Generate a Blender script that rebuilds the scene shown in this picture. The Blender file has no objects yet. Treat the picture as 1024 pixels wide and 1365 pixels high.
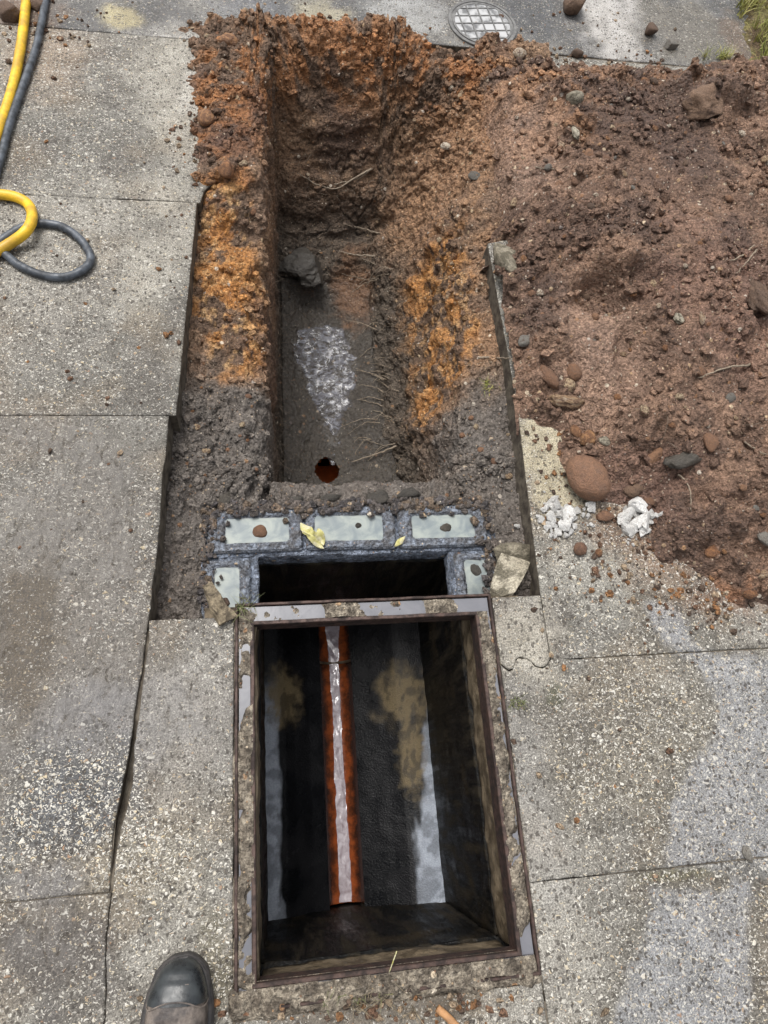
import bpy, bmesh, math, random
import numpy as np
from mathutils import Vector, Matrix, Euler
from mathutils.bvhtree import BVHTree
from mathutils import noise as mnoise

random.seed(7)
RNG = np.random.default_rng(7)
S = bpy.context.scene
COL = S.collection
R = math.radians

# ------------------------------------------------------------------ camera
CAM_LOC = (-0.1788, -0.0048, 1.3752)
CAM_ROT = (0.38022, -0.13653, -0.07581)
FPX = 925.0                                    # focal length in photograph pixels (1024 x 1365)
cam_d = bpy.data.cameras.new('camera')
cam_d.sensor_width = 36.0
cam_d.lens = FPX / 1365.0 * 36.0
cam_d.clip_start = 0.02
cam_d.clip_end = 500.0
cam = bpy.data.objects.new('camera', cam_d)
cam.location = CAM_LOC
cam.rotation_euler = CAM_ROT
COL.objects.link(cam)
S.camera = cam

# ------------------------------------------------------------------ sky, sun, exposure (overcast day)
SUN_EL, SUN_AZ = R(66), R(-35)                 # azimuth measured from +Y towards +X
world = bpy.data.worlds.new('World')
S.world = world
world.use_nodes = True
wn = world.node_tree
wn.nodes.clear()
sky = wn.nodes.new('ShaderNodeTexSky')
sky.sky_type = 'NISHITA'
sky.sun_disc = False
sky.sun_elevation = SUN_EL
sky.sun_rotation = SUN_AZ
sky.air_density = 1.6
sky.dust_density = 6.0
sky.ozone_density = 1.0
hs = wn.nodes.new('ShaderNodeHueSaturation')
hs.inputs['Saturation'].default_value = 0.22    # cloud cover
bg = wn.nodes.new('ShaderNodeBackground')
bg.inputs['Strength'].default_value = 0.15
wo = wn.nodes.new('ShaderNodeOutputWorld')
wn.links.new(sky.outputs['Color'], hs.inputs['Color'])
wn.links.new(hs.outputs['Color'], bg.inputs['Color'])
wn.links.new(bg.outputs['Background'], wo.inputs['Surface'])

sun_d = bpy.data.lights.new('sun', 'SUN')
sun_d.energy = 1.5
sun_d.angle = R(26)
sun_d.color = (1.0, 0.975, 0.94)
sun = bpy.data.objects.new('sun', sun_d)
sdir = Vector((math.sin(SUN_AZ) * math.cos(SUN_EL), math.cos(SUN_AZ) * math.cos(SUN_EL), math.sin(SUN_EL)))
sun.rotation_euler = (-sdir).to_track_quat('-Z', 'Y').to_euler()
COL.objects.link(sun)

S.view_settings.view_transform = 'Standard'
S.view_settings.look = 'None'
S.view_settings.exposure = 0.3
S.view_settings.gamma = 1.0
S.view_settings.use_curve_mapping = False
S.cycles.max_bounces = 6
S.cycles.diffuse_bounces = 2
S.cycles.glossy_bounces = 3
S.cycles.caustics_reflective = False
S.cycles.caustics_refractive = False

# ------------------------------------------------------------------ small helpers
def lin(r, g, b):
    """8-bit picture colour to scene-linear."""
    o = []
    for c in (r, g, b):
        c /= 255.0
        o.append(c / 12.92 if c <= 0.04045 else ((c + 0.055) / 1.055) ** 2.4)
    return np.array(o)

CM = Euler(CAM_ROT).to_matrix()
CL = Vector(CAM_LOC)
def ray(px, py):
    return (CM @ Vector(((px - 512) / FPX, (682.5 - py) / FPX, -1.0))).normalized()
def at(px, py, z=0.0):
    """point of the level z that stands at photograph pixel (px, py)"""
    d = ray(px, py)
    t = (z - CL.z) / d.z
    return CL + d * t
def xy(px, py, z=0.0):
    p = at(px, py, z)
    return (p.x, p.y)

# ---- vectorised noise
def _h(ix, iy, s):
    with np.errstate(over='ignore'):
        h = ix.astype(np.int64).astype(np.uint32) * np.uint32(374761393) + iy.astype(np.int64).astype(np.uint32) * np.uint32(668265263) + np.uint32((s * 2246822519 + 3266489917) & 0xffffffff)
        h = (h ^ (h >> np.uint32(13))) * np.uint32(1274126177)
        h = (h ^ (h >> np.uint32(16))) * np.uint32(2654435769)
        h = h ^ (h >> np.uint32(15))
    return (h & np.uint32(0xffffff)).astype(np.float64) / 16777215.0
def vnoise(x, y, s=0):
    ix, iy = np.floor(x), np.floor(y)
    fx, fy = x - ix, y - iy
    fx = fx * fx * fx * (fx * (fx * 6 - 15) + 10); fy = fy * fy * fy * (fy * (fy * 6 - 15) + 10)
    a, b = _h(ix, iy, s), _h(ix + 1, iy, s)
    c, d = _h(ix, iy + 1, s), _h(ix + 1, iy + 1, s)
    return (a + (b - a) * fx) * (1 - fy) + (c + (d - c) * fx) * fy
def fbm(x, y, f, s=0, o=4, g=0.5):
    r = np.zeros_like(x, dtype=float); a = 1.0; t = 0.0
    for i in range(o):
        ca, sa = math.cos(0.7 * i + s), math.sin(0.7 * i + s)
        r += a * vnoise((x * ca - y * sa) * f + 17.3 * i, (x * sa + y * ca) * f - 9.1 * i, s * 13 + i)
        t += a; a *= g; f *= 2.03
    return r / t
def worley(x, y, s=0):
    ix, iy = np.floor(x), np.floor(y)
    best = np.full(x.shape, 9.0); bid = np.zeros(x.shape)
    for dx in (-1, 0, 1):
        for dy in (-1, 0, 1):
            cx, cy = ix + dx, iy + dy
            px = cx + _h(cx, cy, s); py = cy + _h(cx, cy, s + 77)
            d = np.hypot(px - x, py - y)
            m = d < best
            best = np.where(m, d, best); bid = np.where(m, _h(cx, cy, s + 191), bid)
    return best, bid
def clods(x, y, size, s=0, lo=0.25, hi=0.75):
    """rounded lumps of about that size; height in metres"""
    wx = x + (fbm(x, y, 1.3 / size, s + 5, 2) - 0.5) * size * 0.3
    wy = y + (fbm(x, y, 1.3 / size, s + 9, 2) - 0.5) * size * 0.3
    d, i = worley(wx / size, wy / size, s)
    r = lo + (hi - lo) * i
    return np.sqrt(np.clip(1 - (d / r) ** 2, 0, 1)) * r * size
def sstep(a, b, x):
    t = np.clip((x - a) / (b - a), 0, 1)
    return t * t * (3 - 2 * t)
def poly_sd(X, Y, P):
    """signed distance to a polygon, positive inside"""
    P = np.asarray(P); n = len(P)
    d = np.full(X.shape, 1e9); ins = np.zeros(X.shape, bool)
    for i in range(n):
        ax, ay = P[i]; bx, by = P[(i + 1) % n]
        ex, ey = bx - ax, by - ay
        t = np.clip(((X - ax) * ex + (Y - ay) * ey) / (ex * ex + ey * ey + 1e-12), 0, 1)
        d = np.minimum(d, np.hypot(X - ax - t * ex, Y - ay - t * ey))
        c = ((ay > Y) != (by > Y)) & (X < (bx - ax) * (Y - ay) / (by - ay + 1e-12) + ax)
        ins ^= c
    return np.where(ins, d, -d)
def ppoly(pts, z=0.0):
    return [xy(a, b, z) for a, b in pts]
def blob(X, Y, px, py, rx, ry, z=0.0, edge=0.5, rag=0.5, s=0):
    """ragged patch centred on the place seen at (px, py); rx, ry in photograph pixels"""
    c = at(px, py, z); e = at(px + rx, py, z); n = at(px, py - ry, z)
    sx = max((e - c).length, 1e-4); sy = max((n - c).length, 1e-4)
    q = np.hypot((X - c.x) / sx, (Y - c.y) / sy)
    q = q + (fbm(X, Y, 2.2 / min(sx, sy), s + 31, 4) - 0.5) * 2 * rag
    return 1 - sstep(1 - edge, 1 + edge * 0.4, q)
def mix(a, b, m):
    return a + (b - a) * m[..., None]

# ---- objects
def tag(o, label=None, cat=None, group=None, kind=None):
    if label: o['label'] = label
    if cat: o['category'] = cat
    if group: o['group'] = group
    if kind: o['kind'] = kind
    return o
def link(o, parent=None):
    COL.objects.link(o)
    if parent is not None: o.parent = parent
    return o
def empty(name, loc=(0, 0, 0), rot=(0, 0, 0)):
    o = bpy.data.objects.new(name, None)
    o.location = loc; o.rotation_euler = rot; o.empty_display_size = 0.05
    return link(o)
def mesh_np(name, V, F, mat=None, parent=None, col=None, attrs=None, smooth=True, uniform=4):
    """mesh object from numpy arrays; F is (n,4) or (n,3)"""
    me = bpy.data.meshes.new(name)
    V = np.ascontiguousarray(V, dtype=np.float32); F = np.ascontiguousarray(F, dtype=np.int32)
    n, k = F.shape
    me.vertices.add(len(V)); me.vertices.foreach_set('co', V.ravel())
    me.loops.add(n * k); me.loops.foreach_set('vertex_index', F.ravel())
    me.polygons.add(n)
    me.polygons.foreach_set('loop_start', np.arange(0, n * k, k, dtype=np.int32))
    me.polygons.foreach_set('use_smooth', np.full(n, smooth, dtype=bool))
    me.update(calc_edges=True)
    if col is not None:
        a = me.attributes.new('Col', 'FLOAT_COLOR', 'POINT')
        c = np.ones((len(V), 4), np.float32); c[:, :3] = col.reshape(-1, 3)
        a.data.foreach_set('color', c.ravel())
    for nm, v in (attrs or {}).items():
        a = me.attributes.new(nm, 'FLOAT', 'POINT')
        a.data.foreach_set('value', np.ascontiguousarray(v, np.float32).ravel())
    if mat: me.materials.append(mat)
    o = bpy.data.objects.new(name, me)
    return link(o, parent)
def mesh_py(name, V, F, mat=None, parent=None, smooth=False):
    me = bpy.data.meshes.new(name)
    me.from_pydata([tuple(v) for v in V], [], [tuple(f) for f in F])
    me.polygons.foreach_set('use_smooth', [smooth] * len(me.polygons))
    me.update()
    if mat: me.materials.append(mat)
    return link(bpy.data.objects.new(name, me), parent)
def grid_faces(ny, nx):
    i = np.arange(ny * nx).reshape(ny, nx)
    return np.stack([i[:-1, :-1], i[:-1, 1:], i[1:, 1:], i[1:, :-1]], -1).reshape(-1, 4)
def grid_normals(P):
    gy = np.gradient(P, axis=0); gx = np.gradient(P, axis=1)
    n = np.cross(gx, gy)
    return n / (np.linalg.norm(n, axis=-1, keepdims=True) + 1e-12)
def bm_obj(name, bm, mat=None, parent=None, smooth=False):
    me = bpy.data.meshes.new(name)
    bmesh.ops.recalc_face_normals(bm, faces=bm.faces)
    bm.to_mesh(me); bm.free()
    me.polygons.foreach_set('use_smooth', [smooth] * len(me.polygons))
    if mat: me.materials.append(mat)
    return link(bpy.data.objects.new(name, me), parent)
def add_box(bm, x0, x1, y0, y1, z0, z1, bev=0.0, seg=1):
    r = bmesh.ops.create_cube(bm, size=1.0)
    vs = r['verts']
    for v in vs:
        v.co = Vector((x0 + (v.co.x + .5) * (x1 - x0), y0 + (v.co.y + .5) * (y1 - y0), z0 + (v.co.z + .5) * (z1 - z0)))
    if bev > 0:
        es = {e for v in vs for e in v.link_edges}
        bmesh.ops.bevel(bm, geom=list(es), offset=bev, segments=seg, affect='EDGES', profile=0.6)
def tube_arrays(pts, rad, sides=6):
    pts = [Vector(p) for p in pts]; n = len(pts)
    V = []; F = []
    up = Vector((0.13, 0.21, 0.97)).normalized()
    for i, p in enumerate(pts):
        t = (pts[min(i + 1, n - 1)] - pts[max(i - 1, 0)])
        t = t.normalized() if t.length > 1e-9 else Vector((1, 0, 0))
        u = up - t * up.dot(t)
        if u.length < 0.05: u = Vector((1, 0, 0)) - t * t.x
        u.normalize(); w = t.cross(u)
        r = rad[i] if hasattr(rad, '__len__') else rad
        for k in range(sides):
            a = 2 * math.pi * k / sides
            V.append(p + (u * math.cos(a) + w * math.sin(a)) * r)
    for i in range(n - 1):
        for k in range(sides):
            a = i * sides + k; b = i * sides + (k + 1) % sides
            F.append((a, b, b + sides, a + sides))
    F.append(tuple(reversed(range(sides)))); F.append(tuple(range((n - 1) * sides, n * sides)))
    return V, F
def tube(name, pts, rad, mat, parent=None, sides=8):
    V, F = tube_arrays(pts, rad, sides)
    return mesh_py(name, V, F, mat, parent, True)
def smooth_path(ctrl, n=10):
    """Catmull-Rom through the control points"""
    c = [Vector(p) for p in ctrl]
    c = [c[0] * 2 - c[1]] + c + [c[-1] * 2 - c[-2]]
    out = []
    for i in range(1, len(c) - 2):
        p0, p1, p2, p3 = c[i - 1:i + 3]
        for k in range(n):
            t = k / n
            out.append(0.5 * ((2 * p1) + (p2 - p0) * t + (2 * p0 - 5 * p1 + 4 * p2 - p3) * t * t + (3 * p1 - p0 - 3 * p2 + p3) * t ** 3))
    out.append(c[-2])
    return out

# ------------------------------------------------------------------ materials
def newmat(name):
    m = bpy.data.materials.new(name); m.use_nodes = True
    nt = m.node_tree; nt.nodes.clear()
    return m, nt
def N(nt, typ, ins=None, **props):
    n = nt.nodes.new('ShaderNode' + typ)
    for k, v in props.items(): setattr(n, k, v)
    for k, v in (ins or {}).items():
        s = n.inputs[k]
        if isinstance(v, bpy.types.NodeSocket): nt.links.new(v, s)
        else:
            if isinstance(v, (tuple, list, np.ndarray)) and s.type == 'RGBA' and len(v) == 3: v = (*v, 1.0)
            s.default_value = v
    return n
def M(nt, op, a, b=0.0, c=0.0, clamp=False):
    return N(nt, 'Math', {0: a, 1: b, 2: c}, operation=op, use_clamp=clamp).outputs[0]
def MIXC(nt, fac, a, b, blend='MIX'):
    n = nt.nodes.new('ShaderNodeMix'); n.data_type = 'RGBA'; n.blend_type = blend; n.clamp_factor = True
    for s, v in ((n.inputs[0], fac), (n.inputs[6], a), (n.inputs[7], b)):
        if isinstance(v, bpy.types.NodeSocket): nt.links.new(v, s)
        else: s.default_value = (*v, 1.0) if (hasattr(v, '__len__') and len(v) == 3) else v
    return n.outputs[2]
def RAMP(nt, fac, stops, interp='LINEAR'):
    n = nt.nodes.new('ShaderNodeValToRGB'); cr = n.color_ramp; cr.interpolation = interp
    while len(cr.elements) < len(stops): cr.elements.new(0.5)
    for e, (p, c) in zip(cr.elements, stops):
        e.position = p
        e.color = (c, c, c, 1) if not hasattr(c, '__len__') else (*c, 1)
    nt.links.new(fac, n.inputs[0])
    return n.outputs[0]
def MR(nt, v, a, b, c=0.0, d=1.0):
    n = N(nt, 'MapRange', {'Value': v, 'From Min': a, 'From Max': b, 'To Min': c, 'To Max': d}, interpolation_type='SMOOTHSTEP')
    return n.outputs[0]
def NOISE(nt, vec, scale, detail=4, rough=0.55, dist=0.0):
    return N(nt, 'TexNoise', {'Vector': vec, 'Scale': scale, 'Detail': detail, 'Roughness': rough, 'Distortion': dist}).outputs['Fac']
def NOISE2(nt, vec, scale, detail=4, rough=0.55, dist=0.0):
    return N(nt, 'TexNoise', {'Vector': vec, 'Scale': scale, 'Detail': detail, 'Roughness': rough, 'Distortion': dist}, noise_dimensions='2D').outputs['Fac']
def OUT(nt, base, rough, normal=None, **kw):
    ins = {'Base Color': base, 'Roughness': rough}
    if normal is not None: ins['Normal'] = normal
    ins.update(kw)
    b = N(nt, 'BsdfPrincipled', ins)
    o = N(nt, 'OutputMaterial'); nt.links.new(b.outputs[0], o.inputs['Surface'])
    return b
def BUMP(nt, h, dist, strength=1.0, normal=None):
    ins = {'Height': h, 'Distance': dist, 'Strength': strength}
    if normal is not None: ins['Normal'] = normal
    return N(nt, 'Bump', ins).outputs[0]

def make_concrete():
    """exposed-aggregate concrete; Col = cement colour, agg = how far the chips show, wet, silt = slurry film"""
    m, nt = newmat('exposed_aggregate_concrete')
    v = N(nt, 'TexCoord').outputs['Object']
    col = N(nt, 'Attribute', attribute_name='Col').outputs['Color']
    wet = N(nt, 'Attribute', attribute_name='wet').outputs['Fac']
    agg = N(nt, 'Attribute', attribute_name='agg').outputs['Fac']
    silt = N(nt, 'Attribute', attribute_name='silt').outputs['Fac']
    warp = N(nt, 'TexNoise', {'Vector': v, 'Scale': 110.0, 'Detail': 1.0}, noise_dimensions='2D').outputs['Color']
    wv = N(nt, 'VectorMath', {0: v, 1: N(nt, 'VectorMath', {0: warp, 1: (0.010, 0.010, 0.0)}, operation='MULTIPLY').outputs[0]}, operation='ADD').outputs[0]
    chips = None; h = None; ccol = None
    cem = MIXC(nt, MR(nt, NOISE2(nt, v, 300, 3, 0.7), 0.28, 0.72), (0.42, 0.42, 0.41), (1.42, 1.42, 1.40))
    cem = MIXC(nt, 1.0, col, cem, 'MULTIPLY')
    mott = MIXC(nt, MR(nt, NOISE2(nt, v, 22, 5, 0.6), 0.3, 0.7), (0.80, 0.79, 0.78), (1.14, 1.14, 1.15))
    cem = MIXC(nt, 1.0, cem, mott, 'MULTIPLY')
    base = cem
    for i, (sc, r0, r1, keep) in enumerate(((72, 0.14, 0.40, 0.06), (140, 0.18, 0.46, 0.20), (270, 0.22, 0.52, 0.28))):
        sv = N(nt, 'Mapping', {'Vector': wv, 'Location': (3.1 * i, 1.7 * i, 0.9 * i), 'Rotation': (0, 0, 0.8 * i), 'Scale': (1.0, 1.35, 1.0)}).outputs[0]
        vo = N(nt, 'TexVoronoi', {'Vector': sv, 'Scale': float(sc), 'Randomness': 1.0}, feature='F1', voronoi_dimensions='2D')
        rnd = N(nt, 'SeparateColor', {0: vo.outputs['Color']})
        rad = M(nt, 'MULTIPLY_ADD', rnd.outputs[0], r1 - r0, r0)
        ex = M(nt, 'MULTIPLY_ADD', M(nt, 'MULTIPLY', agg, agg), 0.50, keep - 0.08)
        keepm = M(nt, 'LESS_THAN', rnd.outputs[1], ex)
        mk = MR(nt, M(nt, 'SUBTRACT', rad, vo.outputs['Distance']), -0.02, 0.10)
        mk = M(nt, 'MULTIPLY', mk, keepm)
        cc = RAMP(nt, rnd.outputs[2], [(0.0, lin(60, 56, 52)), (0.14, lin(105, 98, 92)), (0.30, lin(164, 160, 152)), (0.55, lin(206, 201, 190)), (0.78, lin(228, 224, 214)), (0.95, lin(204, 186, 152)), (0.99, lin(160, 128, 102))])
        cc = MIXC(nt, M(nt, 'MULTIPLY_ADD', agg, -0.45, 0.5, True), cc, cem)
        base = MIXC(nt, mk, base, cc)
        hh = M(nt, 'MULTIPLY', mk, M(nt, 'MULTIPLY', M(nt, 'SUBTRACT', 1.0, vo.outputs['Distance']), 58.0 / sc))
        if i < 2: h = hh if h is None else M(nt, 'MAXIMUM', h, hh)
    # dark pits and crumbs
    pit = N(nt, 'TexVoronoi', {'Vector': wv, 'Scale': 104.0}, feature='F1', voronoi_dimensions='2D')
    ps = N(nt, 'SeparateColor', {0: pit.outputs['Color']})
    pm = M(nt, 'MULTIPLY', MR(nt, pit.outputs['Distance'], 0.42, 0.22), M(nt, 'GREATER_THAN', ps.outputs[0], 0.72))
    base = MIXC(nt, M(nt, 'MULTIPLY', pm, 0.75), base, lin(62, 56, 50))
    # slurry film: smooth, wrinkled, hides part of the chips
    wr = N(nt, 'Mapping', {'Vector': v, 'Rotation': (0, 0, 0.55), 'Scale': (1.0, 0.55, 1.0)}).outputs[0]
    wrk = NOISE2(nt, wr, 62, 4, 0.66, 0.5)
    cover = M(nt, 'MULTIPLY', silt, MR(nt, wrk, 0.34, 0.50))
    hollow = M(nt, 'SUBTRACT', silt, cover)
    base = MIXC(nt, M(nt, 'MULTIPLY', hollow, 0.6), base, lin(72, 64, 54))
    base = MIXC(nt, M(nt, 'MULTIPLY', cover, 0.72), base, MIXC(nt, 0.22, col, lin(150, 148, 147)))
    dark = MIXC(nt, wet, (1, 1, 1), (0.64, 0.635, 0.63))
    base = MIXC(nt, 1.0, base, dark, 'MULTIPLY')
    fine = NOISE2(nt, v, 420, 3, 0.6)
    hgt = M(nt, 'MULTIPLY_ADD', h, M(nt, 'MULTIPLY_ADD', cover, -0.7, 1.0), M(nt, 'MULTIPLY', fine, 0.5))
    hgt = M(nt, 'MULTIPLY_ADD', M(nt, 'MULTIPLY', wrk, silt), 2.6, hgt)
    flat = MR(nt, wet, 0.45, 0.95, 1.0, 0.22)
    nb = N(nt, 'Bump', {'Height': hgt, 'Distance': 0.0034, 'Strength': flat}).outputs[0]
    rough = M(nt, 'MULTIPLY_ADD', fine, 0.18, MR(nt, wet, 0.15, 0.9, 0.66, 0.10))
    rough = M(nt, 'SUBTRACT', rough, M(nt, 'MULTIPLY', cover, 0.18), 0.0, True)
    OUT(nt, base, rough, nb)
    return m

def make_soil(name, chip=0.5, base=None, rmin=0.84):
    m, nt = newmat(name)
    v = N(nt, 'TexCoord').outputs['Object']
    col = N(nt, 'Attribute', attribute_name='Col').outputs['Color']
    wet = N(nt, 'Attribute', attribute_name='wet').outputs['Fac']
    if base is not None: col = MIXC(nt, MR(nt, NOISE(nt, v, 34, 4, 0.6), 0.36, 0.64), base[0], base[1])
    n2 = NOISE(nt, v, 150, 3, 0.72)
    calm = MR(nt, wet, 0.5, 0.8, 1.0, 0.4)
    c = MIXC(nt, calm, col, MIXC(nt, 1.0, col, MIXC(nt, MR(nt, n2, 0.28, 0.72), (0.44, 0.42, 0.40), (1.48, 1.50, 1.52)), 'MULTIPLY'))
    h = M(nt, 'MULTIPLY', n2, 1.8)
    for i, (sc, keep, k2) in enumerate(((70, 0.06 * chip, 1.0), (175, 0.12 * chip, 0.75))):
        vo = N(nt, 'TexVoronoi', {'Vector': v, 'Scale': float(sc)}, feature='F1')
        rs = N(nt, 'SeparateColor', {0: vo.outputs['Color']})
        mk = M(nt, 'MULTIPLY', MR(nt, vo.outputs['Distance'], 0.42, 0.30), M(nt, 'LESS_THAN', rs.outputs[0], keep))
        cc = RAMP(nt, rs.outputs[1], [(0.0, lin(120, 84, 62)), (0.35, lin(168, 132, 98)), (0.6, lin(205, 182, 148)), (0.85, lin(226, 216, 198)), (1.0, lin(150, 140, 135))])
        c = MIXC(nt, M(nt, 'MULTIPLY', M(nt, 'MULTIPLY', mk, k2 * 0.85), calm), c, cc)
        tint = MIXC(nt, rs.outputs[2], (0.86, 0.85, 0.85), (1.14, 1.13, 1.12))
        c = MIXC(nt, 1.0, c, tint, 'MULTIPLY')
        h = M(nt, 'MULTIPLY_ADD', vo.outputs['Distance'], -1.6 * 70 / sc, h)
    c = MIXC(nt, 1.0, c, MIXC(nt, wet, (1, 1, 1), (0.72, 0.72, 0.74)), 'MULTIPLY')
    nb = N(nt, 'Bump', {'Height': h, 'Distance': 0.006, 'Strength': MR(nt, wet, 0.3, 1.0, 1.0, 0.35)}).outputs[0]
    rough = M(nt, 'ADD', MR(nt, wet, 0.0, 1.0, rmin, 0.20), M(nt, 'MULTIPLY_ADD', n2, 0.30, -0.15), 0.0, True)
    OUT(nt, c, rough, nb, **{'Specular IOR Level': 0.4})
    return m

def make_stone(name, cols, muddy=0.3, mud=lin(98, 72, 58), rough=0.7, scale=1.6):
    m, nt = newmat(name)
    v = N(nt, 'TexCoord').outputs['Object']
    rnd = N(nt, 'ObjectInfo').outputs['Random']
    off = N(nt, 'VectorMath', {0: v, 1: N(nt, 'CombineXYZ', {0: M(nt, 'MULTIPLY', rnd, 37.0), 1: M(nt, 'MULTIPLY', rnd, 11.0), 2: rnd}).outputs[0]}, operation='ADD').outputs[0]
    n1 = NOISE(nt, off, scale, 5, 0.6); n2 = NOISE(nt, off, scale * 4.5, 4, 0.65)
    k = len(cols)
    c = RAMP(nt, M(nt, 'FRACT', M(nt, 'ADD', M(nt, 'MULTIPLY', n1, 0.6), rnd)), [(i / k, cols[i]) for i in range(k)] + [(1.0, cols[0])])
    c = MIXC(nt, 1.0, c, MIXC(nt, n2, (0.6, 0.6, 0.6), (1.35, 1.35, 1.35)), 'MULTIPLY')
    c = MIXC(nt, M(nt, 'MULTIPLY', MR(nt, NOISE(nt, off, scale * 1.4, 5, 0.7), 0.66 - 0.5 * muddy, 0.80 - 0.5 * muddy), 0.9), c, mud)
    n3 = NOISE(nt, off, scale * 14, 3, 0.7)
    c = MIXC(nt, 1.0, c, MIXC(nt, MR(nt, n3, .3, .7), (0.62, 0.61, 0.60), (1.3, 1.3, 1.3)), 'MULTIPLY')
    nb = BUMP(nt, M(nt, 'MULTIPLY_ADD', n3, 0.35, n2), 0.006, 0.9)
    OUT(nt, c, M(nt, 'MULTIPLY_ADD', n2, 0.3, rough - 0.15), nb)
    return m

def make_plain(name, c1, c2, rough, scale=60, bump=0.4, dist=0.002, metallic=0.0, detail=5, coat=0.0, r2=None, **kw):
    m, nt = newmat(name)
    v = N(nt, 'TexCoord').outputs['Object']
    n1 = NOISE(nt, v, scale, detail, 0.62); n2 = NOISE(nt, v, scale * 5, 4, 0.6)
    c = MIXC(nt, MR(nt, n1, 0.35, 0.65), c1, c2)
    c = MIXC(nt, 1.0, c, MIXC(nt, n2, (0.72, 0.72, 0.72), (1.25, 1.25, 1.25)), 'MULTIPLY')
    rr = rough if r2 is None else MR(nt, n1, 0.35, 0.65, rough, r2)
    ins = {'Metallic': metallic, 'Coat Weight': coat, 'Coat Roughness': 0.1}; ins.update(kw)
    OUT(nt, c, rr, BUMP(nt, M(nt, 'MULTIPLY_ADD', n2, 0.4, n1), dist, bump), **ins)
    return m

def make_water(name, c1, c2, rough=0.05, scale=14, ripple=0.15, rscale=60, ior=1.6, dist=0.004, stretch=1.0):
    m, nt = newmat(name)
    v = N(nt, 'TexCoord').outputs['Object']
    n1 = NOISE(nt, v, scale, 5, 0.6, 0.8)
    c = MIXC(nt, MR(nt, n1, 0.3, 0.7), c1, c2)
    rv = N(nt, 'Mapping', {'Vector': v, 'Scale': (1.0, stretch, 1.0)}).outputs[0]
    h = NOISE(nt, rv, rscale, 2, 0.5, 0.6)
    OUT(nt, c, rough, BUMP(nt, h, dist, ripple), IOR=ior)
    return m

MC = make_concrete()
M_CUT = make_plain('dirty_cut_face', lin(98, 90, 78), lin(58, 50, 42), 0.8, 45, 0.8, 0.004)
MS = make_soil('trench_earth', 0.8)
MH = make_soil('spoil_earth', 0.9)
M_ROOT = make_plain('root_bark', lin(112, 100, 86), lin(152, 138, 120), 0.8, 120)
M_FROOT = make_plain('fine_root', lin(104, 92, 80), lin(140, 126, 110), 0.85, 120)
# ================================================================== SETTING
PAVE = tag(empty('pavement'), kind='structure')

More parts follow.
